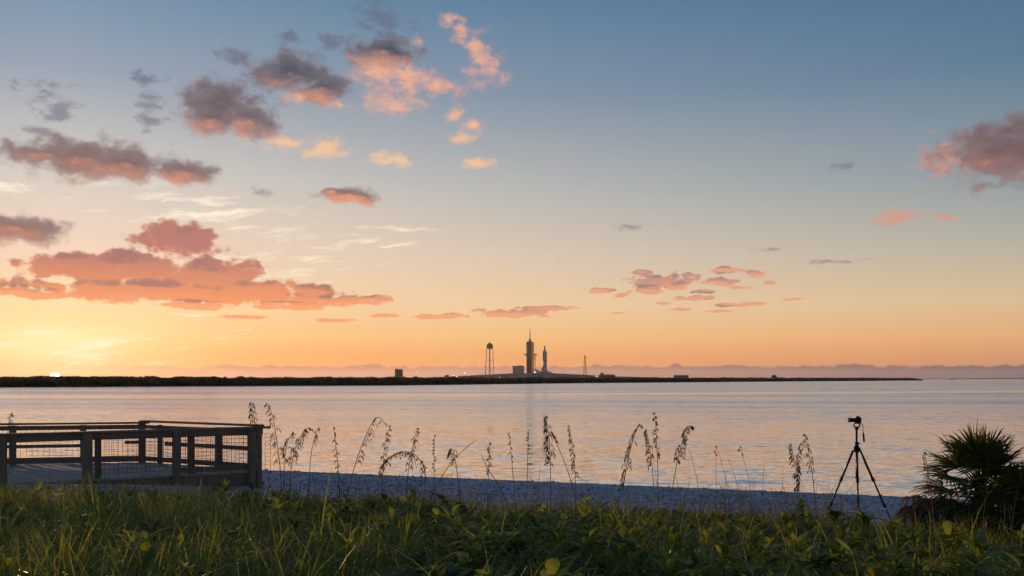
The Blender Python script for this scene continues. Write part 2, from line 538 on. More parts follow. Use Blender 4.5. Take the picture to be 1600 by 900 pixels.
def leaf_mat(name, stops_, trans=0.45, rough=0.5, spec=0.3):
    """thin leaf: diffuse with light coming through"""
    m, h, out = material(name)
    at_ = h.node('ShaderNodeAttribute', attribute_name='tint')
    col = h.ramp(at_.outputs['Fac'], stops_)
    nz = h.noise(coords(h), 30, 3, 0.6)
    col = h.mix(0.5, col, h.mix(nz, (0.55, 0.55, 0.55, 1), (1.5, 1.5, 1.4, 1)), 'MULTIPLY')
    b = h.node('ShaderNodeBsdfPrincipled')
    h.put(b.inputs['Base Color'], col)
    b.inputs['Roughness'].default_value = rough
    b.inputs['Specular IOR Level'].default_value = spec
    tr = h.node('ShaderNodeBsdfTranslucent')
    h.put(tr.inputs[0], h.mix(1.0, col, (1.5, 1.35, 0.7, 1), 'MULTIPLY'))
    mx = h.node('ShaderNodeMixShader')
    mx.inputs[0].default_value = trans
    h.t.links.new(b.outputs[0], mx.inputs[1])
    h.t.links.new(tr.outputs[0], mx.inputs[2])
    h.t.links.new(mx.outputs[0], out.inputs[0])
    return m

M = {}
M['wood'] = wood_mat('weathered_wood', (0.21, 0.15, 0.108))
M['plank'] = wood_mat('deck_wood', (0.38, 0.33, 0.285))
M['wire'] = simple('rusty_wire', (0.10, 0.06, 0.04), 0.7)
M['black'] = simple('black_metal', (0.012, 0.012, 0.013), 0.4, 0.3, 20, 0.3)
M['rubber'] = simple('rubber_grip', (0.015, 0.014, 0.014), 0.75)
M['glass'] = simple('lens_glass', (0.01, 0.012, 0.02), 0.05, 0.1, 5, 0, 0.8)
M['bright'] = simple('bare_metal', (0.35, 0.35, 0.36), 0.35, 0.2, 8, 0.8)
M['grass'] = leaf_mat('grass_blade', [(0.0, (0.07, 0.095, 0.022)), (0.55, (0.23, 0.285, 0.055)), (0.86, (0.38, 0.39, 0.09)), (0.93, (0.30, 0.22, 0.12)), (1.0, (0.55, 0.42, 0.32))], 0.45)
M['broad'] = leaf_mat('broad_leaf', [(0.0, (0.055, 0.082, 0.018)), (0.6, (0.19, 0.255, 0.042)), (0.95, (0.37, 0.38, 0.06)), (1.0, (0.30, 0.22, 0.06))], 0.5, 0.42)
M['dry'] = leaf_mat('dry_grass', [(0.0, (0.10, 0.07, 0.045)), (0.6, (0.20, 0.14, 0.085)), (1.0, (0.34, 0.25, 0.16))], 0.35, 0.7, 0.15)
M['green_stem'] = simple('green_stem', (0.11, 0.14, 0.03), 0.6, 0.3, 10)
M['oat_stem'] = simple('sea_oat_stem', (0.13, 0.092, 0.05), 0.7, 0.3, 10)
M['oat_head'] = leaf_mat('sea_oat_head', [(0.0, (0.07, 0.045, 0.025)), (0.6, (0.17, 0.11, 0.058)), (1.0, (0.32, 0.22, 0.12))], 0.3, 0.7, 0.15)
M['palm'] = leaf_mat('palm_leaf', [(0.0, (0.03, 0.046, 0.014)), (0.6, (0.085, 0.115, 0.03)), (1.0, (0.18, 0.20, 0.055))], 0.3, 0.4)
M['palm_dead'] = leaf_mat('dead_palm_leaf', [(0.0, (0.07, 0.05, 0.036)), (0.6, (0.15, 0.105, 0.075)), (1.0, (0.26, 0.18, 0.13))], 0.25, 0.8, 0.1)
M['trunk'] = simple('fibrous_trunk', (0.06, 0.045, 0.035), 0.9, 0.5, 18)
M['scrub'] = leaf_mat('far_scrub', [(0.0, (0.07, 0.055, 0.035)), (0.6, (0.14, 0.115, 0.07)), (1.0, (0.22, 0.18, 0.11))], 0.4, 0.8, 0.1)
M['land'] = simple('far_land', (0.05, 0.045, 0.03), 0.95, 0.4, 0.05)
M['mound'] = simple('pad_concrete', (0.20, 0.20, 0.21), 0.9, 0.3, 0.05)
M['steel'] = simple('tower_steel', (0.16, 0.15, 0.15), 0.7, 0.35, 0.2)
M['steel_light'] = simple('grey_steel', (0.30, 0.28, 0.27), 0.7, 0.25, 0.2)
M['white'] = simple('white_paint', (0.52, 0.53, 0.56), 0.55, 0.12, 0.2)
M['tank'] = simple('tank_paint', (0.36, 0.35, 0.36), 0.6, 0.2, 0.2)
M['rust'] = simple('rust_brown', (0.16, 0.08, 0.05), 0.8, 0.3, 0.3)
M['wall_dark'] = simple('dark_wall', (0.21, 0.19, 0.185), 0.8, 0.3, 0.2)
M['wall_pale'] = simple('pale_wall', (0.30, 0.31, 0.34), 0.8, 0.2, 0.1)
M['pane'] = simple('dark_pane', (0.02, 0.022, 0.028), 0.15, 0.2, 0.5, 0, 0.6)
M['pebble'] = simple('shell_grey', (0.32, 0.33, 0.36), 0.7, 0.5, 3.0)
M['wrack'] = simple('dark_wrack', (0.05, 0.04, 0.035), 0.9, 0.4, 8)

def lamp_mat(name, c, e):
    m, h, out = material(name)
    em = h.node('ShaderNodeEmission')
    em.inputs[0].default_value = (*c, 1)
    em.inputs[1].default_value = e
    h.t.links.new(em.outputs[0], out.inputs[0])
    return m
M['lamp'] = lamp_mat('floodlight_glow', (1.0, 0.62, 0.32), 9.0)
M['lamp_amber'] = lamp_mat('amber_glow', (1.0, 0.42, 0.14), 4.0)

# ------------------------------------------------------------------ water
def water():
    m, h, out = material('sea_water')
    p = coords(h)
    sep_ = h.node('ShaderNodeSeparateXYZ')
    h.t.links.new(p, sep_.inputs[0])
    # shore-parallel coordinates
    c_, s_ = math.cos(R(-10)), math.sin(R(-10))
    xs = h.m('ADD', h.m('MULTIPLY', sep_.outputs[0], c_), h.m('MULTIPLY', sep_.outputs[1], s_))
    ys = h.m('SUBTRACT', h.m('MULTIPLY', sep_.outputs[1], c_), h.m('MULTIPLY', sep_.outputs[0], s_))
    q = h.xyz(xs, ys)
    def slope(scale, s, detail, dist, amp):
        c = h.vm('SUBTRACT', h.noise(h.vm('MULTIPLY', q, scale), s, detail, 0.6, dist, color=True), (0.5, 0.5, 0.5))
        return h.vm('MULTIPLY', c, amp)
    rip = slope((0.8, 2.2, 1), 1.3, 4, 0.6, (0.8, 1.7, 0))
    fine = slope((2.6, 7.0, 1), 1.8, 2, 0.3, (0.5, 0.8, 0))
    swell = slope((0.10, 0.5, 1), 1.0, 3, 0.3, (0.20, 0.45, 0))
    # calm slicks and wind lanes
    lane = h.noise(h.vm('MULTIPLY', q, (0.0025, 0.035, 1)), 1.0, 4, 0.55, 0.2)
    lane2 = h.noise(h.vm('MULTIPLY', q, (0.012, 0.10, 1)), 1.0, 3, 0.6, 0.4)
    ly = h.m('MULTIPLY_ADD', h.noise(h.vm('MULTIPLY', q, (0.004, 0.0, 1)), 1.0, 3, 0.6), 60, sep_.outputs[1])
    slick = h.m('MULTIPLY', h.smooth(h.m('ABSOLUTE', h.m('SUBTRACT', ly, h.m('MULTIPLY_ADD', sep_.outputs[0], 0.36, 222.0))), 24, 4), 0.85)
    wind = h.m('SUBTRACT', h.smooth(h.m('MULTIPLY_ADD', lane2, 0.45, h.m('MULTIPLY', lane, 0.55)), 0.28, 0.72), slick)
    # calmer in the lee of the beach
    wind = h.m('MULTIPLY', h.m('MULTIPLY_ADD', h.m('MAXIMUM', wind, 0.0), 0.60, 0.36), h.lin(sep_.outputs[1], 34.0, 120.0, 0.25, 1.0))
    amp = h.m('MULTIPLY_ADD', wind, 0.85, 0.20)
    sl = h.vm('ADD', h.vm('ADD', rip, fine), swell)
    sl = h.vm('MULTIPLY', sl, h.xyz(amp, amp, 0.0))
    nrm_ = h.vm('NORMALIZE', h.vm('ADD', sl, (0, 0, 1)))
    b = principled(h, out, (0.86, 0.85, 0.87, 1), 0.06, metallic=0.62, spec=0.5)
    b.inputs['IOR'].default_value = 1.333
    h.t.links.new(nrm_, b.inputs['Normal'])
    h.put(b.inputs['Roughness'], h.m('MULTIPLY_ADD', wind, 0.23, 0.05))
    s = 14000.0
    # one sheet, finer towards the camera
    me = MB()
    ring = [(-s, 12), (s, 12), (s, s), (-s, s)]
    me.add([(x, y, 0.0) for x, y in ring], [(0, 1, 2, 3)])
    o = me.build('water', m)
    return tag(o, kind='structure')
water()

# ------------------------------------------------------------------ ground: dune, beach, sea bed
SHORE0 = Vector((-8.0, 32.0))
SHORE_N = Vector((-7.2, -17.6)).normalized()        # points inland
def shore_s(x, y):
    return (x - SHORE0.x) * SHORE_N.x + (y - SHORE0.y) * SHORE_N.y
S_KEYS = np.array([-60, -6, -0.6, 0.0, 0.35, 3.0, 6.5, 9.5, 13.0, 20.0, 30.0, 300.0])
Z_KEYS = np.array([-4.0, -0.7, -0.09, 0.02, 0.12, 0.17, 0.28, 0.62, 0.82, 1.1, 1.3, 2.5])
def vnoise(x, y, seed=0):
    """cheap smooth value noise for terrain and planting"""
    x = np.asarray(x, float); y = np.asarray(y, float)
    xi, yi = np.floor(x), np.floor(y)
    xf, yf = x - xi, y - yi
    xf = xf * xf * (3 - 2 * xf); yf = yf * yf * (3 - 2 * yf)
    def hsh(a, b):
        v = np.sin(a * 127.1 + b * 311.7 + seed * 74.7) * 43758.5453
        return v - np.floor(v)
    a = hsh(xi, yi); b = hsh(xi + 1, yi); c = hsh(xi, yi + 1); d = hsh(xi + 1, yi + 1)
    return (a * (1 - xf) + b * xf) * (1 - yf) + (c * (1 - xf) + d * xf) * yf
def ground_z(x, y):
    x = np.asarray(x, float); y = np.asarray(y, float)
    s = shore_s(x, y)
    z = np.interp(s, S_KEYS, Z_KEYS)
    k = np.clip((s - 0.5) / 6, 0, 1)
    z = z + k * ((vnoise(x * 0.5, y * 0.5, 1) - 0.5) * 0.10 + (vnoise(x * 2.1, y * 2.1, 2) - 0.5) * 0.03)
    return z
def gz(x, y):
    return float(ground_z(x, y))

def ground():
    xs = np.unique(np.concatenate([np.linspace(-300, -40, 20), np.linspace(-40, 40, 260), np.linspace(40, 300, 20)]))
    ys = np.unique(np.concatenate([np.linspace(-200, -2, 24), np.linspace(-2, 46, 200), np.linspace(46, 160, 20)]))
    X, Y = np.meshgrid(xs, ys)
    Z = ground_z(X, Y)
    v = np.stack([X.ravel(), Y.ravel(), Z.ravel()], 1)
    nx, ny = len(xs), len(ys)
    i = np.arange(nx - 1)[None, :] + np.arange(ny - 1)[:, None] * nx
    f = np.stack([i, i + 1, i + 1 + nx, i + nx], -1).reshape(-1, 4)
    m, h, out = material('shell_sand')
    p = coords(h)
    n1 = h.noise(p, 1.3, 5, 0.6)
    n2 = h.noise(p, 9.0, 5, 0.7)
    n3 = h.noise(h.vm('MULTIPLY', p, (1.0, 2.0, 1)), 3.2, 5, 0.65, 0.8)
    col = h.ramp(h.m('MULTIPLY_ADD', n2, 0.5, h.m('MULTIPLY', n3, 0.5)), [(0.38, (0.17, 0.175, 0.19)), (0.5, (0.46, 0.48, 0.52)), (0.61, (0.76, 0.79, 0.84))])
    col = h.mix(h.smooth(n1, 0.48, 0.75), col, (0.27, 0.29, 0.33, 1))
    # wet rim by the water and humus under the plants (both by height)
    sp = h.node('ShaderNodeSeparateXYZ')
    h.t.links.new(p, sp.inputs[0])
    col = h.mix(h.smooth(sp.outputs[2], 0.10, 0.04), col, (0.045, 0.045, 0.05, 1))
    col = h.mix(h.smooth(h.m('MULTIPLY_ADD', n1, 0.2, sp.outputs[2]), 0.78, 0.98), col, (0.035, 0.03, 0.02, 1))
    principled(h, out, col, 0.9, h.m('MULTIPLY_ADD', n2, 0.6, n3), 0.9, 0.06, spec=0.2)
    o = fast_mesh('ground', v, f, m)
    return tag(o, kind='structure')
ground()

# ------------------------------------------------------------------ far shore
SHORE_PTS = [(-900, 622), (-300, 608.5), (0, 605), (300, 603.5), (620, 602), (900, 598.6), (1200, 596.2), (1380, 594.9), (1443, 594.4)]
def on_water(px, py):
    Y = FOC * EYE / (py - HORIZON)
    return ((px - 800) / FOC * Y, Y)
def far_land():
    shore = [on_water(*p) for p in SHORE_PTS]
    back = [(x * 9.0 if i < 6 else x * (1.6 if i == 6 else 1.18 if i == 7 else 1.0), y * 9 if i < 6 else y * (2.4 if i == 6 else 1.35 if i == 7 else 1.03)) for i, (x, y) in enumerate(shore)]
    mb = MB()
    n = len(shore)
    v = [(x, y, -0.3) for x, y in shore]
    v += [(x * 1.008, y * 1.008 + 2, 0.7) for x, y in shore]
    v += [(x, y, 0.9) for x, y in back]
    f = []
    for i in range(n - 1):
        for r in range(2):
            f.append((r * n + i, r * n + i + 1, (r + 1) * n + i + 1, (r + 1) * n + i))
    mb.add(v, f)
    tag(mb.build('far_land', M['land']), kind='structure')
    # very distant strip on the right
    mb = MB()
    Y = 9000
    n = 40
    lo, hi = [], []
    for i in range(n + 1):
        px = 1440 + i * 14
        hgt = 4 + 7 * min(1, max(0, (i - 3) / 8)) * (0.6 + 0.7 * rnd.random() ** 2)
        x = (px - 800) / FOC * Y
        lo.append((x, Y, -2)); hi.append((x, Y + 60, hgt))
    bk = [(x, y + 900, z) for x, y, z in hi]
    v = lo + hi + bk
    f = []
    for i in range(n):
        for r in range(2):
            f.append((r * (n + 1) + i, r * (n + 1) + i + 1, (r + 1) * (n + 1) + i + 1, (r + 1) * (n + 1) + i))
    mb.add(v, f)
    tag(mb.build('distant_shore', M['land']), kind='structure')
far_land()

def leaf_cloud(c, size, tintv, rng):
    """quads with random orientation around centres c (N,3)"""
    n = len(c)
    a = rng.normal(size=(n, 3)); a /= np.linalg.norm(a, axis=1)[:, None]
    b = rng.normal(size=(n, 3)); b -= a * (a * b).sum(1)[:, None]; b /= np.linalg.norm(b, axis=1)[:, None]
    s = size[:, None]
    v = np.stack([c - a * s, c - b * s * 0.6, c + a * s, c + b * s * 0.6], 1).reshape(-1, 3)
    f = np.arange(4 * n).reshape(-1, 4)
    return v, f, np.repeat(tintv, 4)

def shore_scrub():
    """mangrove scrub along the far shore, one mass"""
    sh = np.array([on_water(*p) for p in SHORE_PTS])
    seg = np.hypot(*(sh[1:] - sh[:-1]).T)
    cum_ = np.concatenate([[0], np.cumsum(seg)])
    # even in the picture, so more per metre where near
    pxs = np.array([p[0] for p in SHORE_PTS], float)
    N = 110000
    u = npr.uniform(-250, 1441, N)
    t = np.interp(u, pxs, cum_)
    x = np.interp(t, cum_, sh[:, 0]); y = np.interp(t, cum_, sh[:, 1])
    depth = npr.random(N) ** 1.5 * (12 + y * 0.03)
    k = 1 + depth / np.hypot(x, y)
    xb, yb = x * k, y * k + 2
    hmax = 3.05 + 1.2 * (vnoise(t * 0.05, depth * 0.1, 3) - 0.4) + 1.1 * (vnoise(t * 0.19, depth * 0.2, 4) - 0.5) + y * 0.0004
    hmax = hmax * np.clip((1446 - u) / 25, 0.25, 1)
    z = 0.05 + hmax * npr.random(N) ** np.where(npr.random(N) < 0.45, 1.1, 0.5)
    size = npr.uniform(0.3, 0.75, N) * (0.6 + y / 900)
    c = np.stack([xb, yb, z], 1)
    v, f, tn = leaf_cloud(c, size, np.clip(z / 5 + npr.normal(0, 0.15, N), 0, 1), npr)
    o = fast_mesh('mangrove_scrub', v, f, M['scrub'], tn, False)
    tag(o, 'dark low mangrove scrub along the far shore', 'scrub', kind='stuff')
shore_scrub()

def far_tree(px, py_top, w_px, label, Y):
    base = at(px, 592, Y); base.z = 0.8
    topz = EYE + (HORIZON - py_top) / FOC * Y
    r = w_px / 2 / FOC * Y
    o = thing('shore_tree', label, 'tree', base, 0, 'trees standing above the far shore scrub')
    h_ = topz - base.z
    MB().tube([(0, 0, 0), (0.1, 0, h_ * 0.5), (0, 0.1, h_ * 0.85)], [0.22, 0.16, 0.06], 6).build('trunk', M['trunk'], o)
    n = 420
    d = npr.normal(size=(n, 3)); d /= np.linalg.norm(d, axis=1)[:, None]
    d *= (npr.random(n) ** 0.4)[:, None]
    lump = 0.75 + 0.4 * vnoise(d[:, 0] * 3 + px, d[:, 2] * 3, 5)
    c = d * lump[:, None] * np.array([r, r, h_ * 0.28]) + np.array([0, 0, h_ * 0.74])
    v, f, tn = leaf_cloud(c, npr.uniform(0.18, 0.4, n) * r / 1.6, npr.random(n), npr)
    cr = fast_mesh('crown', v, f, M['scrub'], tn, False)
    cr.parent = o
    return o
for px, py, w, Y, lb in [(119, 587.5, 12, 372, 'small round tree on the far shore just right of the setting sun'),
                         (146, 588.3, 15, 378, 'broad low tree on the far shore, second right of the setting sun'),
                         (198, 588, 9, 385, 'tree on the far shore above the middle of the boardwalk railing'),
                         (230, 586.8, 7, 392, 'tallest pointed tree on the far shore above the boardwalk end'),
                         (334, 587.6, 9, 412, 'small dark tree on the far shore, leftmost of three close together'),
                         (352, 588, 7, 415, 'small dark tree on the far shore, middle of three close together'),
                         (376, 587.8, 14, 420, 'wide dark tree on the far shore, rightmost of three close together'),
                         (1209, 586.2, 9, 1195, 'lone round dark tree on the far shore right of the long white building')]:
    far_tree(px, py, w, lb, Y)

# ------------------------------------------------------------------ launch complex (about 2.2 km away)
LY = 2200.0
PX = LY / FOC                                   # metres per photograph pixel out there
def lx(px): return (px - 800) * PX
def lz(py): return EYE + (HORIZON - py) * PX

def pad_mound():
    mb = MB()
    prof = [(650, 590.5), (700, 588.5), (742, 586.3), (800, 583.6), (862, 583.4), (900, 585), (945, 587.6), (1010, 589.6), (1090, 591)]
    n = len(prof)
    rows = []
    for (dy, k) in ((-90, 0.0), (-45, 1.0), (60, 1.0), (120, 0.0)):
        rows.append([(lx(px), LY + dy, 0.8 + (lz(py) - 0.8) * k) for px, py in prof])
    v = [p for r in rows for p in r]
    f = [(r * n + i, r * n + i + 1, (r + 1) * n + i + 1, (r + 1) * n + i) for r in range(3) for i in range(n - 1)]
    mb.add(v, f)
    tag(mb.build('launch_mound', M['mound']), kind='structure')
pad_mound()
PADZ = lz(583.6)

def launch_tower():
    o = thing('launch_tower', 'tall dark lattice launch tower with a lightning mast on the pad', 'tower', (lx(828), LY, PADZ))
    w0, w1, d = lx(823) - lx(828), lx(830.8) - lx(828), 6.0
    H = lz(534) - PADZ
    for x in (w0, w1):
        for y in (-d, d):
            MB().box(x - 0.5, x + 0.5, y - 0.5, y + 0.5, 0, H).build('column', M['steel'], o)
    nfl = 15
    for i in range(1, nfl + 1):
        z = H * i / nfl
        MB().box(w0 - 0.7, w1 + 0.7, -d - 0.7, d + 0.7, z - 0.5, z).build('floor_deck', M['steel'], o)
    MB().box(w0 + 0.7, w1 - 1.0, -d + 1.5, d - 1.5, 0, H - 1).build('lift_shaft', M['wall_dark'], o)
    br = MB()
    for i in range(nfl):
        z0, z1 = H * i / nfl, H * (i + 1) / nfl - 0.5
        for y in (-d, d):
            br.bar((w0, y, z0), (w1, y, z1), 0.45, 0.45)
            br.bar((w1, y, z0), (w0, y, z1), 0.45, 0.45)
        for x in (w0, w1):
            br.bar((x, -d, z0), (x, d, z1), 0.45, 0.45)
            br.bar((x, d, z0), (x, -d, z1), 0.45, 0.45)
    br.build('cross_brace', M['steel'], o)
    # open hoist frame on the right side
    h = MB()
    x0, x1 = w1 + 1.0, lx(833.8) - lx(828)
    for x in (x0, x1):
        for y in (-2.5, 2.5):
            h.box(x - 0.65, x + 0.65, y - 0.65, y + 0.65, 0, H - 1)
    for i in range(22):
        z = H * (i + 0.5) / 22
        h.box(x0, x1 + 0.7, -3.2, 3.2, z - 0.7, z + 0.5)
        h.bar((x0, -2.5, z), (x1, -2.5, z + H / 22), 0.35, 0.35)
    h.build('hoist_frame', M['steel'], o)
    # lightning mast
    mst = MB().lathe([(4.2, H), (4.2, H + 1.4), (2.4, H + 1.6), (2.4, H + 4.0), (3.0, H + 4.2), (3.0, H + 5.2), (1.0, H + 6.5)], 12)
    mst.build('mast_base', M['steel'], o)
    MB().tube([(0, 0, H + 6), (0, 0, lz(521) - PADZ), (0, 0, lz(513) - PADZ)], [1.1, 0.95, 0.6], 10).build('lightning_mast', M['steel_light'], o)
    # swing arms and side platforms
    def arm(z, xa, xb, thick, drop):
        a = MB()
        a.bar((xa, 0, z), (xb, 0, z), 2.5, thick * 1.5)
        a.bar((xa, 0, z - drop), (xb * 0.9 + xa * 0.1, 0, z - thick), 0.9, 1.0)
        for k in range(4):
            t = (k + 0.5) / 4
            a.bar((xa + (xb - xa) * t, 0, z), (xa + (xb - xa) * t * 0.9, 0, z - drop * (1 - t)), 0.4, 0.4)
        return a.build('swing_arm', M['steel'], o)
    arm(lz(553.2) - PADZ, w0, lx(818.8) - lx(828), 1.1, 4.5)
    arm(lz(553.8) - PADZ, x1, lx(838.6) - lx(828), 1.6, 5.0)
    arm(lz(560) - PADZ, x1, lx(836.5) - lx(828), 1.0, 3.0)
    for py in (564, 567, 570):
        z = lz(py) - PADZ
        MB().box(x1, lx(836.3) - lx(828), -2, 2, z - 0.4, z + 0.3).build('side_platform', M['steel_light'], o)
    sp = MB()
    xx = lx(836.2) - lx(828)
    sp.box(xx - 0.6, xx + 0.6, -2.6, -1.4, 0, lz(556) - PADZ)
    sp.build('pipe_riser', M['steel'], o)
    lp = []
    for k in range(13):
        a = math.pi * 2 * k / 12
        lp.append((w0 - 1.6 + 1.5 * math.cos(a), -d, lz(542.5) - PADZ + 2.4 * math.sin(a)))
    MB().tube(lp, 0.35, 5).build('cable_loop', M['steel'], o)
launch_tower()

def rocket():
    bz = lz(580.0)
    o = thing('rocket', 'white rocket with a pointed nose standing on its pad beside the tower', 'rocket', (lx(851.9), LY, bz))
    H1 = lz(549) - bz
    r = 2.75 * PX
    MB().lathe([(r * 0.9, 0), (r, 0.8), (r, H1 - 1.5), (r * 0.96, H1 - 0.6), (r * 0.9, H1)], 28).build('core_stage', M['white'], o, True)
    MB().lathe([(r * 1.015, H1 * 0.52), (r * 1.015, H1 * 0.55)], 28).build('stage_band', M['steel'], o)
    MB().lathe([(r * 1.015, H1 * 0.86), (r * 1.015, H1 * 0.88)], 28).build('stage_band', M['steel'], o)
    H2 = lz(543.5) - bz
    sx = lx(851.2) - lx(851.9)
    MB().lathe([(r * 0.9, H1), (1.35 * PX, H1 + 1.6), (1.3 * PX, H2)], 24, (sx, 0, 0)).build('upper_stage', M['white'], o, True)
    H3 = lz(539.3) - bz
    MB().lathe([(1.3 * PX, H2), (1.12 * PX, H2 + 2.0), (0.75 * PX, H2 + 3.6), (0.3 * PX, H2 + 4.7), (0.12 * PX, H3 - 0.6), (0.03 * PX, H3)], 24, (sx, 0, 0)).build('nose_cone', M['wall_dark'], o, True)
    bx = lx(848.9) - lx(851.9)
    bh0, bh1 = lz(563.2) - bz, lz(547.8) - bz
    MB().lathe([(0.4, bh0 - 1.5), (0.8 * PX, bh0), (0.85 * PX, bh1 - 3), (0.5 * PX, bh1 - 0.8), (0.05, bh1)], 16, (bx, -0.6, 0)).build('side_booster', M['rust'], o, True)
    MB().lathe([(0.5 * PX, 0), (0.55 * PX, bh0 - 3), (0.3, bh0 - 1.5)], 12, (bx + 0.6, -0.6, 0)).build('lower_booster', M['white'], o, True)
    # flared skirt and fins at the foot
    MB().lathe([(r * 1.45, -1.0), (r * 1.3, 2.5), (r * 1.05, 7.0)], 28).build('engine_skirt', M['white'], o, True)
    MB().prism([(-r, -0.5, 15), (-r - 5.4, -0.5, 0.4), (-r, -0.5, 0.4)], [(-r, 0.5, 15), (-r - 5.4, 0.5, 0.4), (-r, 0.5, 0.4)]).build('fin', M['wall_pale'], o)
    MB().prism([(r, -0.5, 6), (r + 1.6, -0.5, 0.4), (r, -0.5, 0.4)], [(r, 0.5, 6), (r + 1.6, 0.5, 0.4), (r, 0.5, 0.4)]).build('fin', M['wall_pale'], o)
rocket()

def launch_platform():
    z0, z1 = PADZ - 2.0, lz(580.2)
    o = thing('launch_platform', 'dark low launch platform with pipework beneath the rocket', 'platform', (lx(852), LY, z0))
    c = lx(852)
    def X(px): return lx(px) - c
    H = z1 - z0 - 1.0
    MB().prism([(X(844.5), -9, 0), (X(861), -9, 0), (X(861), 9, 0), (X(844.5), 9, 0)], [(X(845.5), -7, H), (X(858), -7, H), (X(858), 7, H), (X(845.5), 7, H)]).build('pedestal', M['wall_dark'], o)
    MB().box(X(845), X(858.5), -8, 8, H, H + 0.9).build('deck', M['steel'], o)
    for px, py in ((840.5, 578), (843.5, 580), (860, 580.5), (862.5, 582)):
        zt = lz(py) - z0
        MB().box(X(px) - 1.6, X(px) + 1.6, -4, 0, 0, zt).build('equipment_cabin', M['wall_dark'], o)
    MB().lathe([(0.1, lz(577.6) - z0 - 4), (3.0, lz(577.6) - z0 - 3.0), (3.4, lz(577.6) - z0 - 1.4), (2.0, lz(577.6) - z0)], 16, (X(837.2), -3, 0)).build('propellant_sphere', M['tank'], o, True)
    MB().box(X(837.2) - 0.8, X(837.2) + 0.8, -3.8, -2.2, 0, lz(577.6) - z0 - 3.4).build('sphere_stand', M['steel'], o)
    pp = MB()
    for k in range(6):
        zz = 1.0 + k * 0.8
        pp.tube([(X(836), -6 - k * .3, zz), (X(845), -6 - k * .3, zz)], 0.2, 5)
    pp.build('pipework', M['steel_light'], o)
launch_platform()

def water_tower():
    o = thing('water_tower', 'tall water tower with cone-roofed tank on slender legs left of the launch pad', 'water tower', (lx(767), LY - 120, 0.8))
    b = 0.8
    zt0, zt1, zt2 = lz(547.4) - b, lz(542.6) - b, lz(538.4) - b
    r = 4.9 * PX
    MB().lathe([(0.9 * PX, zt0 - 1.0), (r * 0.55, zt0 - 0.4), (r * 0.95, zt0 + 1.6), (r, zt0 + 3), (r, zt1 - 0.5), (r * 0.97, zt1)], 24).build('tank', M['tank'], o, True)
    MB().lathe([(r * 1.03, zt1), (r * 0.98, zt1 + 0.5), (r * 0.55, zt1 + 3.6), (1.4, zt2 - 0.4), (1.1, zt2), (0.2, zt2 + 0.9)], 24).build('roof', M['steel'], o)
    MB().lathe([(2.6 * PX, 0), (1.1 * PX, 6), (0.9 * PX, 10), (0.9 * PX, zt0)], 16).build('riser', M['tank'], o, True)
    for k in range(6):
        a = math.pi * (k / 3 + 1 / 6)
        ca, sa = math.cos(a), math.sin(a)
        q0, q1 = 7.9 * PX, r
        MB().tube([(q0 * ca, q0 * sa, 0), (q1 * ca, q1 * sa, zt0 + 3.5)], 0.55, 6).build('leg', M['tank'], o)
    for t in (0.3, 0.6):
        q = 7.9 * PX + (r - 7.9 * PX) * t
        z = (zt0 + 3.5) * t
        ring = [(q * math.cos(a), q * math.sin(a), z) for a in [math.pi * (k / 3 + 1 / 6) for k in range(7)]]
        MB().tube(ring, 0.4, 5).build('ring_brace', M['steel_light'], o)
water_tower()

def far_building(name, label, px0, px1, py0, py1, Y, mat, windows=None, roof=None, cat='building', base=0.8):
    k = Y / FOC
    x0, x1 = (px0 - 800) * k, (px1 - 800) * k
    zt = EYE + (HORIZON - py0) * k
    cx = (x0 + x1) / 2
    o = thing(name, label, cat, (cx, Y, base))
    w, h = (x1 - x0) / 2, zt - base
    MB().box(-w, w, 0, max(8.0, w * 1.2), 0, h).build('wall', mat, o)
    MB().box(-w - 0.25, w + 0.25, -0.25, max(8.0, w * 1.2) + 0.25, h, h + 0.5).build('roof', M['steel'], o)
    if windows:
        nx, nz = windows
        proto = None
        z_lo = max(0.3, EYE + (HORIZON - py1) * k - base)
        for i in range(nx):
            for j in range(nz):
                cxw = -w + 2 * w * (i + 0.5) / nx
                czw = z_lo + (h - z_lo) * (j + 0.5) / nz
                if proto is None:
                    ww, hh = 2 * w / nx * 0.3, (h - z_lo) / nz * 0.3
                    proto = MB().box(-ww, ww, -0.06, 0.1, -hh, hh).build('window', M['pane'], o)
                    wo_ = proto
                else:
                    wo_ = link(proto.copy()); wo_.parent = o
                wo_.location = (cxw, 0, czw)
    if roof:
        for (q0, q1, hh) in roof:
            MB().box(-w + 2 * w * q0, -w + 2 * w * q1, 1, 5, h + 0.5, h + 0.5 + hh).build('roof_unit', M['steel'], o)
    return o
far_building('office_block', 'dark square multi-storey block standing alone on the far shore left of the water tower', 617, 628.4, 578, 588, 1250, M['wall_dark'], (4, 5), [(0.1, 0.35, 1.2), (0.6, 0.8, 0.8)])
far_building('assembly_building', 'pale blue-grey flat-roofed hall between water tower and launch tower', 801, 818.8, 572, 583, LY - 10, M['wall_pale'], None, [(0.55, 0.75, 1.2)], base=PADZ - 1)
far_building('pump_house', 'tiny dark pump house on the far shore left of the launch mound', 695, 701, 586.3, 590, 1600, M['wall_dark'], (2, 1))
far_building('service_building', 'low dark stepped building right of the thin lattice mast', 936, 961, 585.8, 589.5, 1500, M['wall_dark'], (6, 1), [(0.1, 0.3, 2.6), (0.5, 0.6, 0.8)])
far_building('long_hall', 'long low pale hall on the far shore near the middle right', 1053, 1076, 586.6, 590.5, 1300, M['wall_pale'], (7, 1))

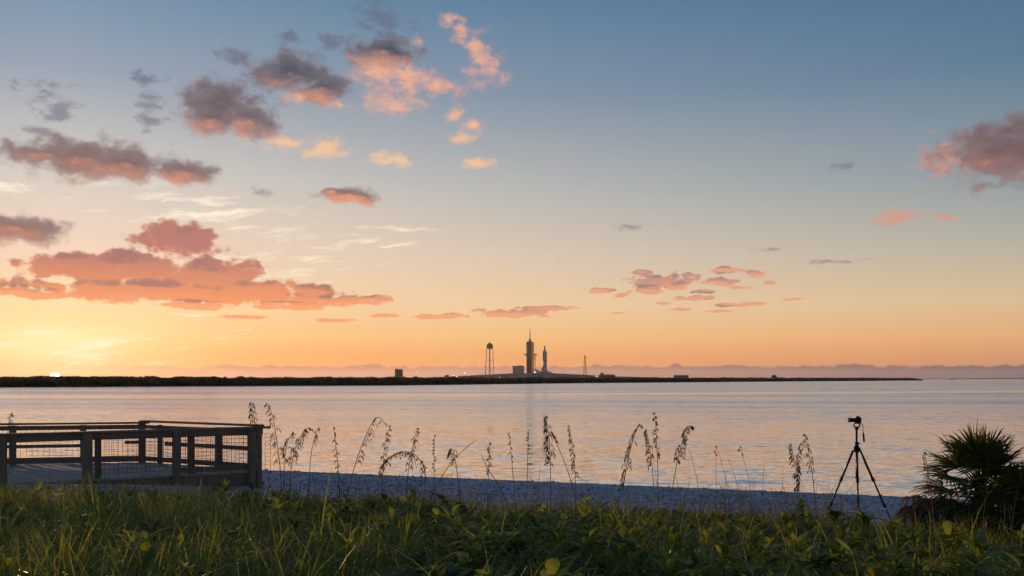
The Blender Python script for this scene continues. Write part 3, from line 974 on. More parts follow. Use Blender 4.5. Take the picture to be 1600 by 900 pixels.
def lattice_mast():
    o = thing('lattice_mast', 'thin tapering lattice mast right of the rocket', 'mast', (lx(911), LY - 60, 2.0))
    H = lz(556.6) - 2.0
    w0, w1 = 2.4 * PX, 0.7 * PX
    cs = [(-1, -1), (1, -1), (1, 1), (-1, 1)]
    for sx, sy in cs:
        MB().bar((sx * w0, sy * w0, 0), (sx * w1, sy * w1, H), 0.55, 0.55).build('leg', M['rust'], o)
    n = 9
    br = MB()
    for i in range(n):
        t0, t1 = i / n, (i + 1) / n
        a0, a1 = w0 + (w1 - w0) * t0, w0 + (w1 - w0) * t1
        for k in range(4):
            p, q = cs[k], cs[(k + 1) % 4]
            br.bar((p[0] * a0, p[1] * a0, H * t0), (q[0] * a1, q[1] * a1, H * t1), 0.28, 0.28)
            br.bar((p[0] * a1, p[1] * a1, H * t1), (q[0] * a1, q[1] * a1, H * t1), 0.32, 0.32)
    br.build('lattice_brace', M['steel'], o)
    MB().tube([(0, 0, H - 1), (0, 0, H + 2.2)], 0.35, 6).build('antenna', M['steel'], o)
lattice_mast()

def floodlight(px, py, Y, label, mat, r):
    k = Y / FOC
    z = EYE + (HORIZON - py) * k
    o = thing('floodlight', label, 'floodlight', ((px - 800) * k, Y, 0.8), 0, 'lit floodlights around the launch complex')
    MB().tube([(0, 0, 0), (0, 0, z - 0.8)], 0.16, 5).build('pole', M['steel'], o)
    MB().box(-r * 1.1, r * 1.1, 0, r * 0.8, z - 0.8 - r * .7, z - 0.8 + r * .7).build('housing', M['steel'], o)
    MB().lathe([(0.05, -r * 0.9), (r * 0.7, -r * 0.6), (r, 0), (r * 0.7, r * 0.6), (0.05, r * 0.9)], 10, (0, -r * 0.6, z - 0.8)).build('lamp', mat, o)
for a_ in [(714.5, 588.6, 1500, 'brightest glowing floodlight low left of the water tower', M['lamp'], 1.1),
           (726, 583.0, 1500, 'small lit floodlight on a pole left of the water tower', M['lamp'], 0.55),
           (708, 586.5, 1500, 'faint lit floodlight just left of the brightest floodlight', M['lamp'], 0.4),
           (651, 583.0, 1400, 'faint lit floodlight right of the dark square block', M['lamp_amber'], 0.5),
           (733, 586.0, 1500, 'faint amber floodlight close beside the water tower', M['lamp_amber'], 0.5),
           (780.5, 589.6, 1900, 'amber glowing floodlight at the foot of the launch mound', M['lamp_amber'], 1.3),
           (836, 581.4, 2180, 'white floodlight at the foot of the launch tower', M['lamp'], 0.8),
           (932, 588.0, 1450, 'amber floodlight left of the low stepped building', M['lamp_amber'], 0.8),
           (1104, 588.8, 1300, 'small amber floodlight right of the long pale hall', M['lamp_amber'], 0.45)]:
    floodlight(*a_)

def light_pole(px, py, Y, label):
    k = Y / FOC
    o = thing('light_pole', label, 'pole', ((px - 800) * k, Y, 2.0), 0, 'slim poles around the launch mound')
    z = EYE + (HORIZON - py) * k - 2.0
    MB().tube([(0, 0, 0), (0, 0, z)], [0.45, 0.3], 6).build('shaft', M['steel'], o)
    MB().bar((-1.2, 0, z), (1.2, 0, z), 0.4, 0.4).build('crossarm', M['steel'], o)
for px, py, lb in [(749, 583.5, 'slim pole left of the water tower legs'), (786, 579, 'slim pole right of the water tower legs'),
                   (797, 580, 'slim pole at the left end of the pale hall'), (880, 578.5, 'slim pole on the mound right of the rocket'),
                   (928, 583.4, 'slim pole right of the lattice mast')]:
    light_pole(px, py, LY - 20, lb)

def channel_marker():
    Y = 3200.0
    k = Y / FOC
    o = thing('sailing_boat', 'tiny boat with a bare mast on the far right horizon', 'boat', ((1487 - 800) * k, Y, 0.0), R(25))
    hull = [(-6, 0), (-4, -1.4), (3, -1.5), (7, 0), (3, 1.5), (-4, 1.4)]
    MB().prism([(x * .9, y * .7, -0.4) for x, y in hull], [(x, y, 1.5) for x, y in hull]).build('hull', M['wall_dark'], o)
    MB().box(-2.5, 2, -1, 1, 1.5, 2.6).build('cabin', M['wall_pale'], o)
    MB().tube([(0.4, 0, 1.5), (0.4, 0, 12)], 0.3, 6).build('mast', M['steel'], o)
    MB().tube([(0.4, 0, 3.4), (-4.5, 0, 3.4)], 0.3, 6).build('boom', M['steel'], o)
channel_marker()

# ------------------------------------------------------------------ boardwalk platform
DECK = 0.72
RAIL = EYE - 1.21
FA, FC = Vector((-11.1, 21.6)), Vector((-6.3, 24.75))          # front edge, right end = corner
RB, RF = Vector((-13.5, 26.35)), Vector((-10.05, 27.25))       # rear edge
fd = (FC - FA).normalized()
rd = (RF - RB).normalized()
FA2 = FC - fd * 12.0
RB2 = RF - rd * 9.5
def v3(p, z): return Vector((p.x, p.y, z))
def line_at(p0, p1, px):
    """point of the plan line p0-p1 seen in photograph column px"""
    k = (px - 800) / FOC
    d = p1 - p0
    t = (k * p0.y - p0.x) / (d.x - k * d.y)
    return p0 + d * t

def boardwalk():
    o = thing('boardwalk', 'weathered grey timber boardwalk platform with railings above the dune grass', 'boardwalk', v3(FC, 0.3))
    base = v3(FC, 0.3)
    def L(p, z): return v3(p, z) - base
    # planks run from the front edge to the rear edge
    n = 84
    gap = 0.06
    for i in range(n):
        t0, t1 = (i + gap) / n, (i + 1 - gap) / n
        a, b = FC.lerp(FA2, t0), FC.lerp(FA2, t1)
        c, d = RF.lerp(RB2, t1), RF.lerp(RB2, t0)
        ov = rnd.uniform(0.03, 0.07)
        out = (a - d).normalized() * ov
        a2, b2 = a + out, b + out
        dz = rnd.uniform(-0.006, 0.006)
        q = [a2, b2, c - out, d - out]
        MB().prism([L(p, DECK - 0.04 + dz) for p in q], [L(p, DECK + dz) for p in q]).build('plank', M['plank'], o)
    # rim joists
    def joist(p, q, name='rim_joist'):
        m_ = MB().bar(L(p, DECK - 0.17), L(q, DECK - 0.17), 0.05, 0.25)
        return m_.build(name, M['wood'], o)
    joist(FA2, FC); joist(FC, RF); joist(RB2, RF)
    MB().bar(L(FC.lerp(FA2, 0.0), DECK - 0.32) + Vector((0.1, 0.12, 0)), L(FC.lerp(FA2, 0.16), DECK - 0.32) + Vector((0.1, 0.12, 0)), 0.09, 0.08).build('bearer', M['wood'], o)
    # posts
    def post(p, top, w, bottom=None):
        g0 = gz(p.x, p.y) - 0.3 if bottom is None else bottom
        ang = math.atan2(fd.y, fd.x)
        c_, s_ = math.cos(ang) * w / 2, math.sin(ang) * w / 2
        cs = [Vector((-c_ + s_, -s_ - c_)), Vector((c_ + s_, s_ - c_)), Vector((c_ - s_, s_ + c_)), Vector((-c_ - s_, -s_ + c_))]
        return MB().prism([L(p + k, g0) for k in cs], [L(p + k, top) for k in cs]).build('post', M['wood'], o, bevel=0.012)
    nrm = Vector((fd.y, -fd.x))            # towards the camera
    for px, w in ((-120, 0.17), (3, 0.17), (135, 0.20), (274, 0.17), (391, 0.17)):
        post(line_at(FA, FC, px) + nrm * 0.10, RAIL - 0.03, w)
    for px, w in ((155, 0.13), (301, 0.15)):
        post(line_at(FA, FC, px) - nrm * 0.14, RAIL - 0.03, w, DECK)
    ed = (RF - FC).normalized()
    for px, w in ((222, 0.17), (250, 0.12), (342, 0.15), (404, 0.14)):
        post(line_at(FC, RF, px), RAIL + (0.04 if px == 222 else -0.03), w)
    for px, w in ((20, 0.16), (130, 0.14), (-100, 0.16)):
        post(line_at(RB, RF, px), RAIL - 0.03, w)
    # rails
    def rail(p, q, z, w, h_, name):
        return MB().bar(L(p, z), L(q, z), w, h_).build(name, M['wood'], o, bevel=0.008)
    ext = fd * 0.28
    rail(FA2, FC + ext, RAIL, 0.22, 0.05, 'cap_rail')
    rail(FA2 + nrm * 0.02, FC + nrm * 0.02 + fd * 0.1, RAIL - 0.105, 0.045, 0.15, 'top_rail')
    rail(FC - ed * 0.1, RF + ed * 0.12, RAIL + 0.052, 0.20, 0.05, 'cap_rail')
    rail(RB2, RF + rd * 0.12, RAIL + 0.01, 0.20, 0.05, 'cap_rail')
    rail(RB2, RF, RAIL - 0.10, 0.045, 0.12, 'top_rail')
    rail(FC, RF, RAIL - 0.10, 0.045, 0.10, 'top_rail')
    mid = DECK + 0.56
    rail(RB2, line_at(RB, RF, 128), mid - 0.08, 0.05, 0.09, 'mid_rail')
    rail(line_at(RB, RF, 195), RF, mid - 0.01, 0.05, 0.09, 'mid_rail')
    rail(FC, line_at(FC, RF, 258), mid - 0.02, 0.05, 0.10, 'mid_rail')
    rail(FC, RF, DECK + 0.10, 0.05, 0.13, 'kick_rail')
    rail(RB2, RF, DECK + 0.10, 0.05, 0.16, 'kick_rail')
    rail(FC + nrm * .03, line_at(FA, FC, 270) + nrm * .03, DECK + 0.10, 0.05, 0.13, 'kick_rail')
    # welded wire infill
    def wires(p, q, z0, z1, sx, sz):
        m_ = MB()
        d = q - p
        ln = d.length
        k = int(ln / sx)
        for i in range(k + 1):
            a = p + d * (i / k)
            jj = Vector((rnd.uniform(-.004, .004), rnd.uniform(-.004, .004)))
            m_.tube([L(a, z0), L(a + jj, z1)], 0.0045, 3, False)
        nz = int((z1 - z0) / sz)
        for j in range(nz + 1):
            z = z0 + (z1 - z0) * j / nz + rnd.uniform(-.006, .006)
            m_.tube([L(p, z), L((p + q) / 2, z - 0.008), L(q, z)], 0.0045, 3, False)
        w = m_.build('wire_mesh', M['wire'], o)
        w['kind'] = 'stuff'
    wires(FC + nrm * .06 - fd * .1, line_at(FA, FC, 140) + nrm * .06, DECK + 0.12, RAIL - 0.15, 0.10, 0.10)
    wires(FC, RF, DECK + 0.12, RAIL - 0.12, 0.09, 0.09)
    wires(line_at(RB, RF, -60), RF, DECK + 0.12, RAIL - 0.12, 0.14, 0.11)
    wires(FC + fd * 0.16 + nrm * .02, FC + fd * 0.30 + nrm * .02, DECK - 0.05, RAIL - 0.15, 0.07, 0.09)
boardwalk()

# ------------------------------------------------------------------ tripod and camera
def tripod():
    Y = 15.7
    c = at(1338.5, 660, Y)
    zb = gz(c.x, Y)
    o = thing('tripod', 'black three-legged photo tripod standing in the dune grass beside the palms', 'tripod', (c.x, Y, zb))
    apex = 1.905 - zb
    head0 = 2.20 - zb
    top = 2.318 - zb
    MB().tube([(0, 0, apex - 0.47), (0, 0, head0 + 0.01)], 0.0165, 12).build('center_column', M['black'], o, True)
    MB().tube([(0, 0, apex - 0.475), (0, 0, apex - 0.44)], 0.024, 12).build('column_hook', M['black'], o, True)
    MB().lathe([(0.02, apex - 0.07), (0.052, apex - 0.05), (0.058, apex - 0.01), (0.045, apex + 0.02), (0.026, apex + 0.05), (0.026, apex + 0.10)], 16).build('shoulder', M['black'], o, True)
    MB().tube([(0.02, 0, apex + 0.075), (0.055, 0, apex + 0.075)], 0.012, 8).build('column_knob', M['rubber'], o, True)
    for ang, rr in ((4, 0.62), (134, 0.60), (254, 0.58)):
        a = R(ang)
        d = Vector((math.cos(a), math.sin(a), 0))
        fx, fy = c.x + d.x * rr, Y + d.y * rr
        zf = gz(fx, fy) - zb - 0.03
        p0 = d * 0.05 + Vector((0, 0, apex - 0.02))
        p1 = d * rr + Vector((0, 0, zf))
        lg = MB()
        a1, a2 = p0.lerp(p1, 0.38), p0.lerp(p1, 0.71)
        lg.tube([p0, a1], 0.0185, 10)
        lg.tube([a1, a2], 0.0145, 10)
        lg.tube([a2, p1], 0.0105, 10)
        l_ = lg.build('leg', M['black'], o, True)
        for q, rr_ in ((a1, 0.026), (a2, 0.022)):
            dd = (p1 - p0).normalized()
            MB().tube([q - dd * 0.035, q + dd * 0.03], rr_, 8).build('leg_lock', M['rubber'], l_)
        MB().tube([p1 - (p1 - p0).normalized() * 0.04, p1], 0.016, 8).build('foot', M['rubber'], l_)
        MB().tube([d * 0.02 + Vector((0, 0, apex)), p0], 0.024, 8).build('hinge', M['black'], l_)
    # pan and tilt head
    h = MB()
    h.lathe([(0.030, head0), (0.034, head0 + 0.012), (0.034, head0 + 0.028), (0.022, head0 + 0.034)], 16)
    hd = h.build('head_base', M['black'], o, True)
    MB().box(-0.05, 0.05, -0.018, 0.018, head0 + 0.034, head0 + 0.05).build('head_yoke', M['black'], o, bevel=0.006)
    MB().tube([(-0.045, 0, head0 + 0.045), (-0.045, 0, top - 0.018)], 0.012, 8).build('yoke_arm', M['black'], o)
    MB().tube([(0.045, 0, head0 + 0.045), (0.045, 0, top - 0.018)], 0.012, 8).build('yoke_arm', M['black'], o)
    MB().box(-0.055, 0.055, -0.032, 0.032, top - 0.026, top - 0.008).build('mount_plate', M['black'], o, bevel=0.005)
    MB().tube([(0.05, 0, top - 0.018), (0.085, 0, top - 0.026), (0.092, -0.01, top - 0.06)], 0.007, 8).build('handle_rod', M['black'], o, True)
    MB().tube([(0.092, -0.01, top - 0.055), (0.094, -0.015, top - 0.13), (0.104, -0.03, top - 0.28)], [0.005, 0.005, 0.005], 8).build('handle_shaft', M['black'], o, True)
    MB().tube([(0.097, -0.02, top - 0.16), (0.101, -0.027, top - 0.23), (0.106, -0.033, top - 0.31)], [0.012, 0.015, 0.014], 10).build('handle_grip', M['rubber'], o, True)
    return c, zb + top
def photo_camera():
    c, z = tripod()
    o = thing('photo_camera', 'black photo camera with lens pointing left, mounted on the tripod', 'camera', (c.x, 15.7, z - 0.008))
    MB().box(-0.030, 0.068, -0.035, 0.035, 0.0, 0.078).build('body', M['black'], o, bevel=0.010)
    MB().prism([(-0.012, -0.02, 0.078), (0.045, -0.02, 0.078), (0.045, 0.02, 0.078), (-0.012, 0.02, 0.078)],
               [(0.0, -0.014, 0.104), (0.036, -0.014, 0.104), (0.036, 0.014, 0.104), (0.0, 0.014, 0.104)]).build('viewfinder', M['black'], o, bevel=0.004)
    MB().box(-0.036, 0.02, -0.052, -0.033, 0.004, 0.074).build('grip', M['rubber'], o, bevel=0.008)
    ln = MB()
    prof = [(-0.030, 0.030), (-0.055, 0.031), (-0.058, 0.034), (-0.085, 0.034), (-0.088, 0.031), (-0.105, 0.031), (-0.107, 0.037), (-0.128, 0.037)]
    n = 20
    vs, fs = [], []
    for (x, r) in prof:
        for k in range(n):
            a = 2 * math.pi * k / n
            vs.append((x, r * math.cos(a), 0.04 + r * math.sin(a)))
    for i in range(len(prof) - 1):
        for k in range(n):
            fs.append((i * n + k, i * n + (k + 1) % n, (i + 1) * n + (k + 1) % n, (i + 1) * n + k))
    ln.add(vs, fs)
    lo = ln.build('lens', M['black'], o)
    MB().tube([(-0.118, 0, 0.04), (-0.122, 0, 0.04)], 0.033, 20).build('front_element', M['glass'], lo)
    MB().tube([(0.055, 0.0, 0.078), (0.055, 0.0, 0.088)], 0.013, 12).build('dial', M['black'], o)
    MB().tube([(-0.022, -0.02, 0.078), (-0.022, -0.02, 0.084)], 0.007, 10).build('shutter_button', M['bright'], o)
photo_camera()

# ------------------------------------------------------------------ palmettos
def fan_frond(root, base, direction, petiole, fan_r, mat, spread=1.9, n=26, droop=0.25, roll=0.0, seed=0, name='frond'):
    """a palmetto frond: petiole and a pleated fan of narrow blades"""
    rg = random.Random(seed)
    d = Vector(direction).normalized()
    up = Vector((0, 0, 1))
    side = d.cross(up)
    if side.length < 0.05:
        side = Vector((1, 0, 0))
    side.normalize()
    nrm = side.cross(d).normalized()
    side = (Matrix.Rotation(roll, 3, d) @ side)
    nrm = (Matrix.Rotation(roll, 3, d) @ nrm)
    base = Vector(base)
    hub = base + d * petiole + Vector((0, 0, -droop * petiole * 0.25))
    f = link(bpy.data.objects.new(name, None))
    f.parent = root
    MB().tube([base, base + d * petiole * 0.55 + Vector((0, 0, 0.02)), hub], [0.014, 0.010, 0.007], 5).build('petiole', M['trunk'] if mat is M['palm_dead'] else mat, f)
    vs, fs, tn = [], [], []
    for i in range(n):
        a = -spread + 2 * spread * (i + 0.5) / n
        ln = fan_r * (0.80 + 0.20 * math.cos(a * 0.75)) * rg.uniform(0.86, 1.08)
        dirn = d * math.cos(a) + side * math.sin(a)
        dirn = (dirn + nrm * 0.22 * abs(math.sin(a)) + Vector((rg.uniform(-.07, .07), rg.uniform(-.07, .07), rg.uniform(-.05, .05)))).normalized()
        perp = dirn.cross(nrm).normalized()
        w = 0.5 * ln * 2 * spread / n * 0.62
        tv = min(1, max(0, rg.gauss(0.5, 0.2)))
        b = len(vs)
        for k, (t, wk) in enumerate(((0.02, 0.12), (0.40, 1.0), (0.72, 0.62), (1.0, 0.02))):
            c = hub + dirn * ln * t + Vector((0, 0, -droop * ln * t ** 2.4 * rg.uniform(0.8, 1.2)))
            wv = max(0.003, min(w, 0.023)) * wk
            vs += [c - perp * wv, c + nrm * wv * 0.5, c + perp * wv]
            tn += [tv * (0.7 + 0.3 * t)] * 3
        for k in range(3):
            q = b + 3 * k
            fs += [(q, q + 1, q + 4, q + 3), (q + 1, q + 2, q + 5, q + 4)]
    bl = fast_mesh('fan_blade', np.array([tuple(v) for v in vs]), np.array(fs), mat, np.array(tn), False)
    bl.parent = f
    return f

def palmetto(px, Y, label, fronds, dead, zc, seed, trunk_h, fan_r=0.42, name='palmetto'):
    x = (px - 800) / FOC * Y
    z0 = gz(x, Y)
    o = thing(name, label, 'palm', (x, Y, z0))
    rg = random.Random(seed)
    MB().tube([(0, 0, -0.1), (0.02, 0, trunk_h * 0.5), (0, 0.02, trunk_h)], [0.11, 0.10, 0.08], 10).build('trunk', M['trunk'], o)
    st = MB()
    for k in range(40):
        a, zz = rg.uniform(0, 6.28), rg.uniform(0.05, 1.0) * trunk_h
        p = Vector((math.cos(a) * 0.09, math.sin(a) * 0.09, zz))
        st.tube([p, p + Vector((math.cos(a) * 0.05, math.sin(a) * 0.05, 0.10))], [0.013, 0.005], 4)
    st.build('leaf_base', M['trunk'], o)
    for k in range(fronds):
        a = 2 * math.pi * (k * 0.381966 + rg.uniform(-.04, .04))
        e = R(82 - 112 * (k / fronds) ** 0.9 + rg.uniform(-6, 6))
        d = Vector((math.cos(a) * math.cos(e), math.sin(a) * math.cos(e), math.sin(e)))
        fan_frond(o, (0, 0, trunk_h + rg.uniform(-0.05, 0.05)), d, zc * rg.uniform(0.8, 1.15), fan_r * rg.uniform(0.85, 1.1), M['palm'],
                  1.75, 30, 0.10 + 0.35 * (k / fronds), rg.uniform(-.5, .5), seed * 100 + k)
    for k in range(dead):
        a = 2 * math.pi * (k * 0.381966 + 0.2)
        e = R(rg.uniform(-50, 5))
        d = Vector((math.cos(a) * math.cos(e), math.sin(a) * math.cos(e), math.sin(e)))
        fan_frond(o, (0, 0, trunk_h * rg.uniform(0.6, 1.0)), d, zc * rg.uniform(0.5, 0.8), fan_r * rg.uniform(0.7, 0.95), M['palm_dead'],
                  1.2, 22, 0.9, rg.uniform(-.6, .6), seed * 100 + 50 + k, 'dead_frond')
    return o
palmetto(1533, 12.8, 'large bushy green palmetto with fan leaves at the right edge', 34, 14, 0.46, 5, 0.80, 0.50)
palmetto(1588, 12.3, 'smaller green palmetto cut by the right edge beside the large one', 20, 10, 0.40, 8, 0.50, 0.46)
def dead_palmetto():
    Y = 13.2
    x = (1432 - 800) / FOC * Y
    z0 = gz(x, Y)
    o = thing('dead_palmetto', 'withered brown palmetto with hanging fronds between tripod and green palm', 'palm', (x, Y, z0))
    rg = random.Random(3)
    h_ = 0.60
    MB().tube([(0, 0, -0.1), (0.03, 0, h_ * 0.5), (0.04, 0.02, h_)], [0.085, 0.075, 0.05], 9).build('trunk', M['trunk'], o)
    for k in range(13):
        a = 2 * math.pi * (k * 0.381966)
        e = R(rg.uniform(-35, 30))
        d = Vector((math.cos(a) * math.cos(e), math.sin(a) * math.cos(e), math.sin(e)))
        fan_frond(o, (0.04, 0, h_ + rg.uniform(-0.1, 0.05)), d, rg.uniform(0.08, 0.16), rg.uniform(0.24, 0.32), M['palm_dead'], 1.3, 20, 1.1, rg.uniform(-.5, .5), 900 + k, 'dead_frond')
dead_palmetto()

# ------------------------------------------------------------------ planting on the dune
def veg_height(x, y):
    s = shore_s(x, y)
    h = np.interp(s, [8.6, 10.5, 12.2, 14.6, 17.0, 40.0], [0.0, 0.07, 0.18, 0.44, 0.56, 0.60])
    right = np.clip((x - 2.0) / 3.0, 0, 1) * np.clip((s - 8.8) / 1.5, 0, 1) * np.clip((15 - s) / 3, 0, 1)
    h = h + 0.06 * right
    h = h * np.clip((20.5 - y) / 4.0, 0.15, 1)
    h = h * (0.52 + 0.95 * vnoise(x * 0.9, y * 0.9, 21)) * (0.85 + 0.3 * vnoise(x * 2.7, y * 2.7, 22))
    return h

def scatter(n, ymin, ymax, rng, power=1.0, spread=0.72, s_min=8.8):
    """random spots, denser towards the camera, inside a wedge wider than the view"""
    y = ymin + (ymax - ymin) * rng.random(n) ** power
    x = rng.uniform(-1, 1, n) * (y * spread + 1.5)
    ok = shore_s(x, y) > s_min
    # keep the boardwalk clear
    k = (x - FC.x) * (-fd.y) + (y - FC.y) * fd.x
    ok &= (k < -0.25) | (x > FC.x + 0.3)
    return x[ok], y[ok]

def blades(name, x, y, length, width, lean, tint, mat, rng, segs=5, hang=0.35, z=None):
    n = len(x)
    if z is None:
        z = ground_z(x, y) - 0.02
    az_ = rng.uniform(0, 2 * math.pi, n)
    dx, dy = np.cos(az_), np.sin(az_)
    twist = az_ + math.pi / 2 + rng.normal(0, 0.5, n)
    px_, py_ = np.cos(twist), np.sin(twist)
    V_, T_ = [], []
    for k in range(segs + 1):
        t = k / segs
        out = lean * length * t ** 1.7
        upz = length * (t - hang * lean * t ** 2.6)
        w = width * (1 - t ** 1.8) * (0.65 + 0.35 * min(1, t * 4)) * 0.5 + 0.0006
        c = np.stack([x + dx * out, y + dy * out, z + upz], 1)
        o_ = np.stack([px_ * w, py_ * w, np.zeros(n)], 1)
        V_ += [c - o_, c + o_]
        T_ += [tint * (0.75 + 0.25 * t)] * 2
    V_ = np.stack(V_, 1)
    T_ = np.stack(T_, 1)
    m = 2 * (segs + 1)
    idx = (np.arange(n) * m)[:, None, None]
    fk = np.array([[2 * k, 2 * k + 1, 2 * k + 3, 2 * k + 2] for k in range(segs)])[None]
    F_ = (idx + fk).reshape(-1, 4)
    return fast_mesh(name, V_.reshape(-1, 3), F_, mat, T_.reshape(-1))

def leafy(name, cx, cy, cz, per, length, width, mat, rng, tint0, upright=0.9):
    """rosettes of broad folded leaves at the given centres"""
    n = len(cx) * per
    rep = lambda a: np.repeat(a, per)
    x, y, z = rep(cx), rep(cy), rep(cz)
    az_ = rng.uniform(0, 2 * math.pi, n)
    e = rng.uniform(0.25, 1.35, n) * upright
    ln = rep(length) * rng.uniform(0.6, 1.2, n)
    wd = rep(width) * rng.uniform(0.75, 1.25, n) * 0.5
    dx, dy = np.cos(az_), np.sin(az_)
    qx, qy = -dy, dx
    z = z + rng.uniform(-0.5, 0.5, n) * rep(length) * 0.7
    tn = np.clip(rep(tint0) + rng.normal(0, 0.16, n), 0, 1)
    V_, T_ = [], []
    prof = ((0.0, 0.10), (0.22, 0.62), (0.50, 1.0), (0.78, 0.72), (1.0, 0.04))
    for t, wk in prof:
        bend = e - 0.75 * t ** 1.5
        rr = ln * (t * np.cos(e) + 0.22 * t * t)
        zz = ln * (t * np.sin(e) - 0.28 * t * t)
        c = np.stack([x + dx * rr, y + dy * rr, z + zz], 1)
        w = wd * wk
        o_ = np.stack([qx * w, qy * w, w * 0.30], 1)
        o2 = np.stack([-qx * w, -qy * w, w * 0.30], 1)
        V_ += [c + o_, c, c + o2]
        T_ += [tn * 0.92, tn * 1.08, tn * 0.92]
    V_ = np.stack(V_, 1); T_ = np.clip(np.stack(T_, 1), 0, 1)
    m = 15
    fk = []
    for k in range(4):
        b = 3 * k
        fk += [[b, b + 1, b + 4, b + 3], [b + 1, b + 2, b + 5, b + 4]]
    F_ = ((np.arange(n) * m)[:, None, None] + np.array(fk)[None]).reshape(-1, 4)
    return fast_mesh(name, V_.reshape(-1, 3), F_, mat, T_.reshape(-1))

def planting():
    rg = np.random.default_rng(5)
    # grass, in tufts
    x, y = scatter(9000, 3.6, 22.0, rg, 1.25)
    per = 9
    x = np.repeat(x, per) + rg.normal(0, 0.07, len(x) * per)
    y = np.repeat(y, per) + rg.normal(0, 0.07, len(y) * per)
    patch = vnoise(x * 0.55, y * 0.55, 31)
    grassy = np.clip((patch - 0.25) * 2.2 + np.clip(-x * 0.12, -0.3, 0.5), 0.18, 1)
    keep = rg.random(len(x)) < grassy
    x, y = x[keep], y[keep]
    h = veg_height(x, y)
    L_ = np.clip(h * rg.uniform(0.8, 1.5, len(x)) + 0.06, 0.06, 1.0)
    tint = np.clip(rg.normal(0.40, 0.22, len(x)) + 0.45 * (vnoise(x * 1.3, y * 1.3, 8) - 0.5), 0, 0.86)
    dry = rg.random(len(x)) < 0.035
    tint = np.where(dry, rg.uniform(0.9, 1.0, len(x)), tint)
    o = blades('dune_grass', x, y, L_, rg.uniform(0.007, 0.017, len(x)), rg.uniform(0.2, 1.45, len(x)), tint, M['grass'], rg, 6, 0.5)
    tag(o, 'dense green dune grass covering the foreground', 'grass', kind='stuff')
    # taller arching single blades standing out of the mass
    x, y = scatter(2600, 4.0, 15.0, rg, 1.1, 0.68)
    h = veg_height(x, y)
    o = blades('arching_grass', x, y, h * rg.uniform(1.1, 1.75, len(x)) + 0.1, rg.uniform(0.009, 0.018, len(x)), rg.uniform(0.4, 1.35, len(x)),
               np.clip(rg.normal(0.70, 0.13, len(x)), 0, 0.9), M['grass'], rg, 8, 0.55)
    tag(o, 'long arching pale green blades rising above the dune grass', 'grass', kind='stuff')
    # uneven tufts standing up along the edge of the beach
    x, y = scatter(1500, 11.0, 17.5, rg, 1.0, 0.64, 9.4)
    keep = vnoise(x * 1.4, y * 1.4, 41) > 0.5
    x, y = np.repeat(x[keep], 4), np.repeat(y[keep], 4)
    x = x + rg.normal(0, 0.05, len(x)); y = y + rg.normal(0, 0.05, len(y))
    o = blades('edge_grass', x, y, rg.uniform(0.25, 0.62, len(x)) * (0.6 + 0.6 * vnoise(x * 0.7, y * 0.7, 43)), rg.uniform(0.006, 0.012, len(x)), rg.uniform(0.15, 1.2, len(x)),
               np.where(rg.random(len(x)) < 0.3, rg.uniform(0.86, 0.94, len(x)), np.clip(rg.normal(0.5, 0.2, len(x)), 0, 0.86)), M['grass'], rg, 6, 0.5)
    tag(o, 'uneven tufts of taller grass along the edge of the beach', 'grass', kind='stuff')
    # dry shreds and curled tips lying in the grass
    x, y = scatter(2600, 4.0, 16.0, rg, 1.2)
    h = veg_height(x, y)
    o = blades('dry_shreds', x, y, rg.uniform(0.04, 0.14, len(x)), rg.uniform(0.006, 0.013, len(x)), rg.uniform(0.5, 1.5, len(x)), rg.uniform(0.5, 1, len(x)),
               M['dry'], rg, 4, 0.7, ground_z(x, y) + h * rg.uniform(0.55, 1.1, len(x)))
    tag(o, 'pale dry shreds scattered through the green dune grass', 'dry grass', kind='stuff')
    # broad-leaved dune plants
    x, y = scatter(6800, 3.6, 17.0, rg, 1.15)
    patch = vnoise(x * 0.55, y * 0.55, 31)
    p = np.clip((0.66 - patch) * 2.4 + np.clip(x * 0.10, -0.25, 0.45), 0.10, 1)
    keep = rg.random(len(x)) < p
    x, y = x[keep], y[keep]
    h = veg_height(x, y)
    keep = h > 0.12
    x, y, h = x[keep], y[keep], h[keep]
    o = leafy('ground_cover', x, y, ground_z(x, y) + np.maximum(0.02, h * rg.uniform(0.35, 1.0, len(x)) - 0.07), 9, rg.uniform(0.11, 0.24, len(x)), rg.uniform(0.045, 0.08, len(x)), M['broad'], rg,
              np.clip(rg.normal(0.45, 0.2, len(x)), 0, 1))
    tag(o, 'low broad-leaved green ground cover between the grasses', 'ground cover', kind='stuff')
    # thin dry grasses in front of the beach
    x, y = scatter(5600, 10.5, 19.0, rg, 1.0, 0.62, 8.0)
    s = shore_s(x, y)
    keep = (s < 16) & ((vnoise(x * 0.8, y * 0.8, 77) > 0.38) | (s > 12)) & (x > -7.0)
    x, y = x[keep], y[keep]
    o = blades('dry_beach_grass', x, y, rg.uniform(0.3, 1.0, len(x)) * (0.3 + 1.0 * vnoise(x * 1.2, y * 1.2, 78)), rg.uniform(0.006, 0.011, len(x)), rg.uniform(0.05, 1.0, len(x)), rg.uniform(0, 0.8, len(x)), M['dry'], rg, 5, 0.4)
    tag(o, 'sparse thin brown grass between the green dune and the beach', 'dry grass', kind='stuff')
    # shells, pebbles and wrack on the beach
    n = 9000
    x = rg.uniform(-14, 16, n); y = rg.uniform(12, 36, n)
    s = shore_s(x, y)
    keep = (s > 0.5) & (s < 10.5)
    x, y = x[keep], y[keep]
    n = len(x)
    r = rg.uniform(0.015, 0.06, n) * rg.uniform(0.4, 1.3, n)
    z = ground_z(x, y) + r * 0.25
    oct_ = np.array([(1, 0, 0), (0.2, 1, 0), (-1, 0.1, 0), (-0.1, -1, 0), (0, 0, 0.6), (0, 0, -0.5)])
    ang = rg.uniform(0, 6.28, n)
    ca, sa = np.cos(ang), np.sin(ang)
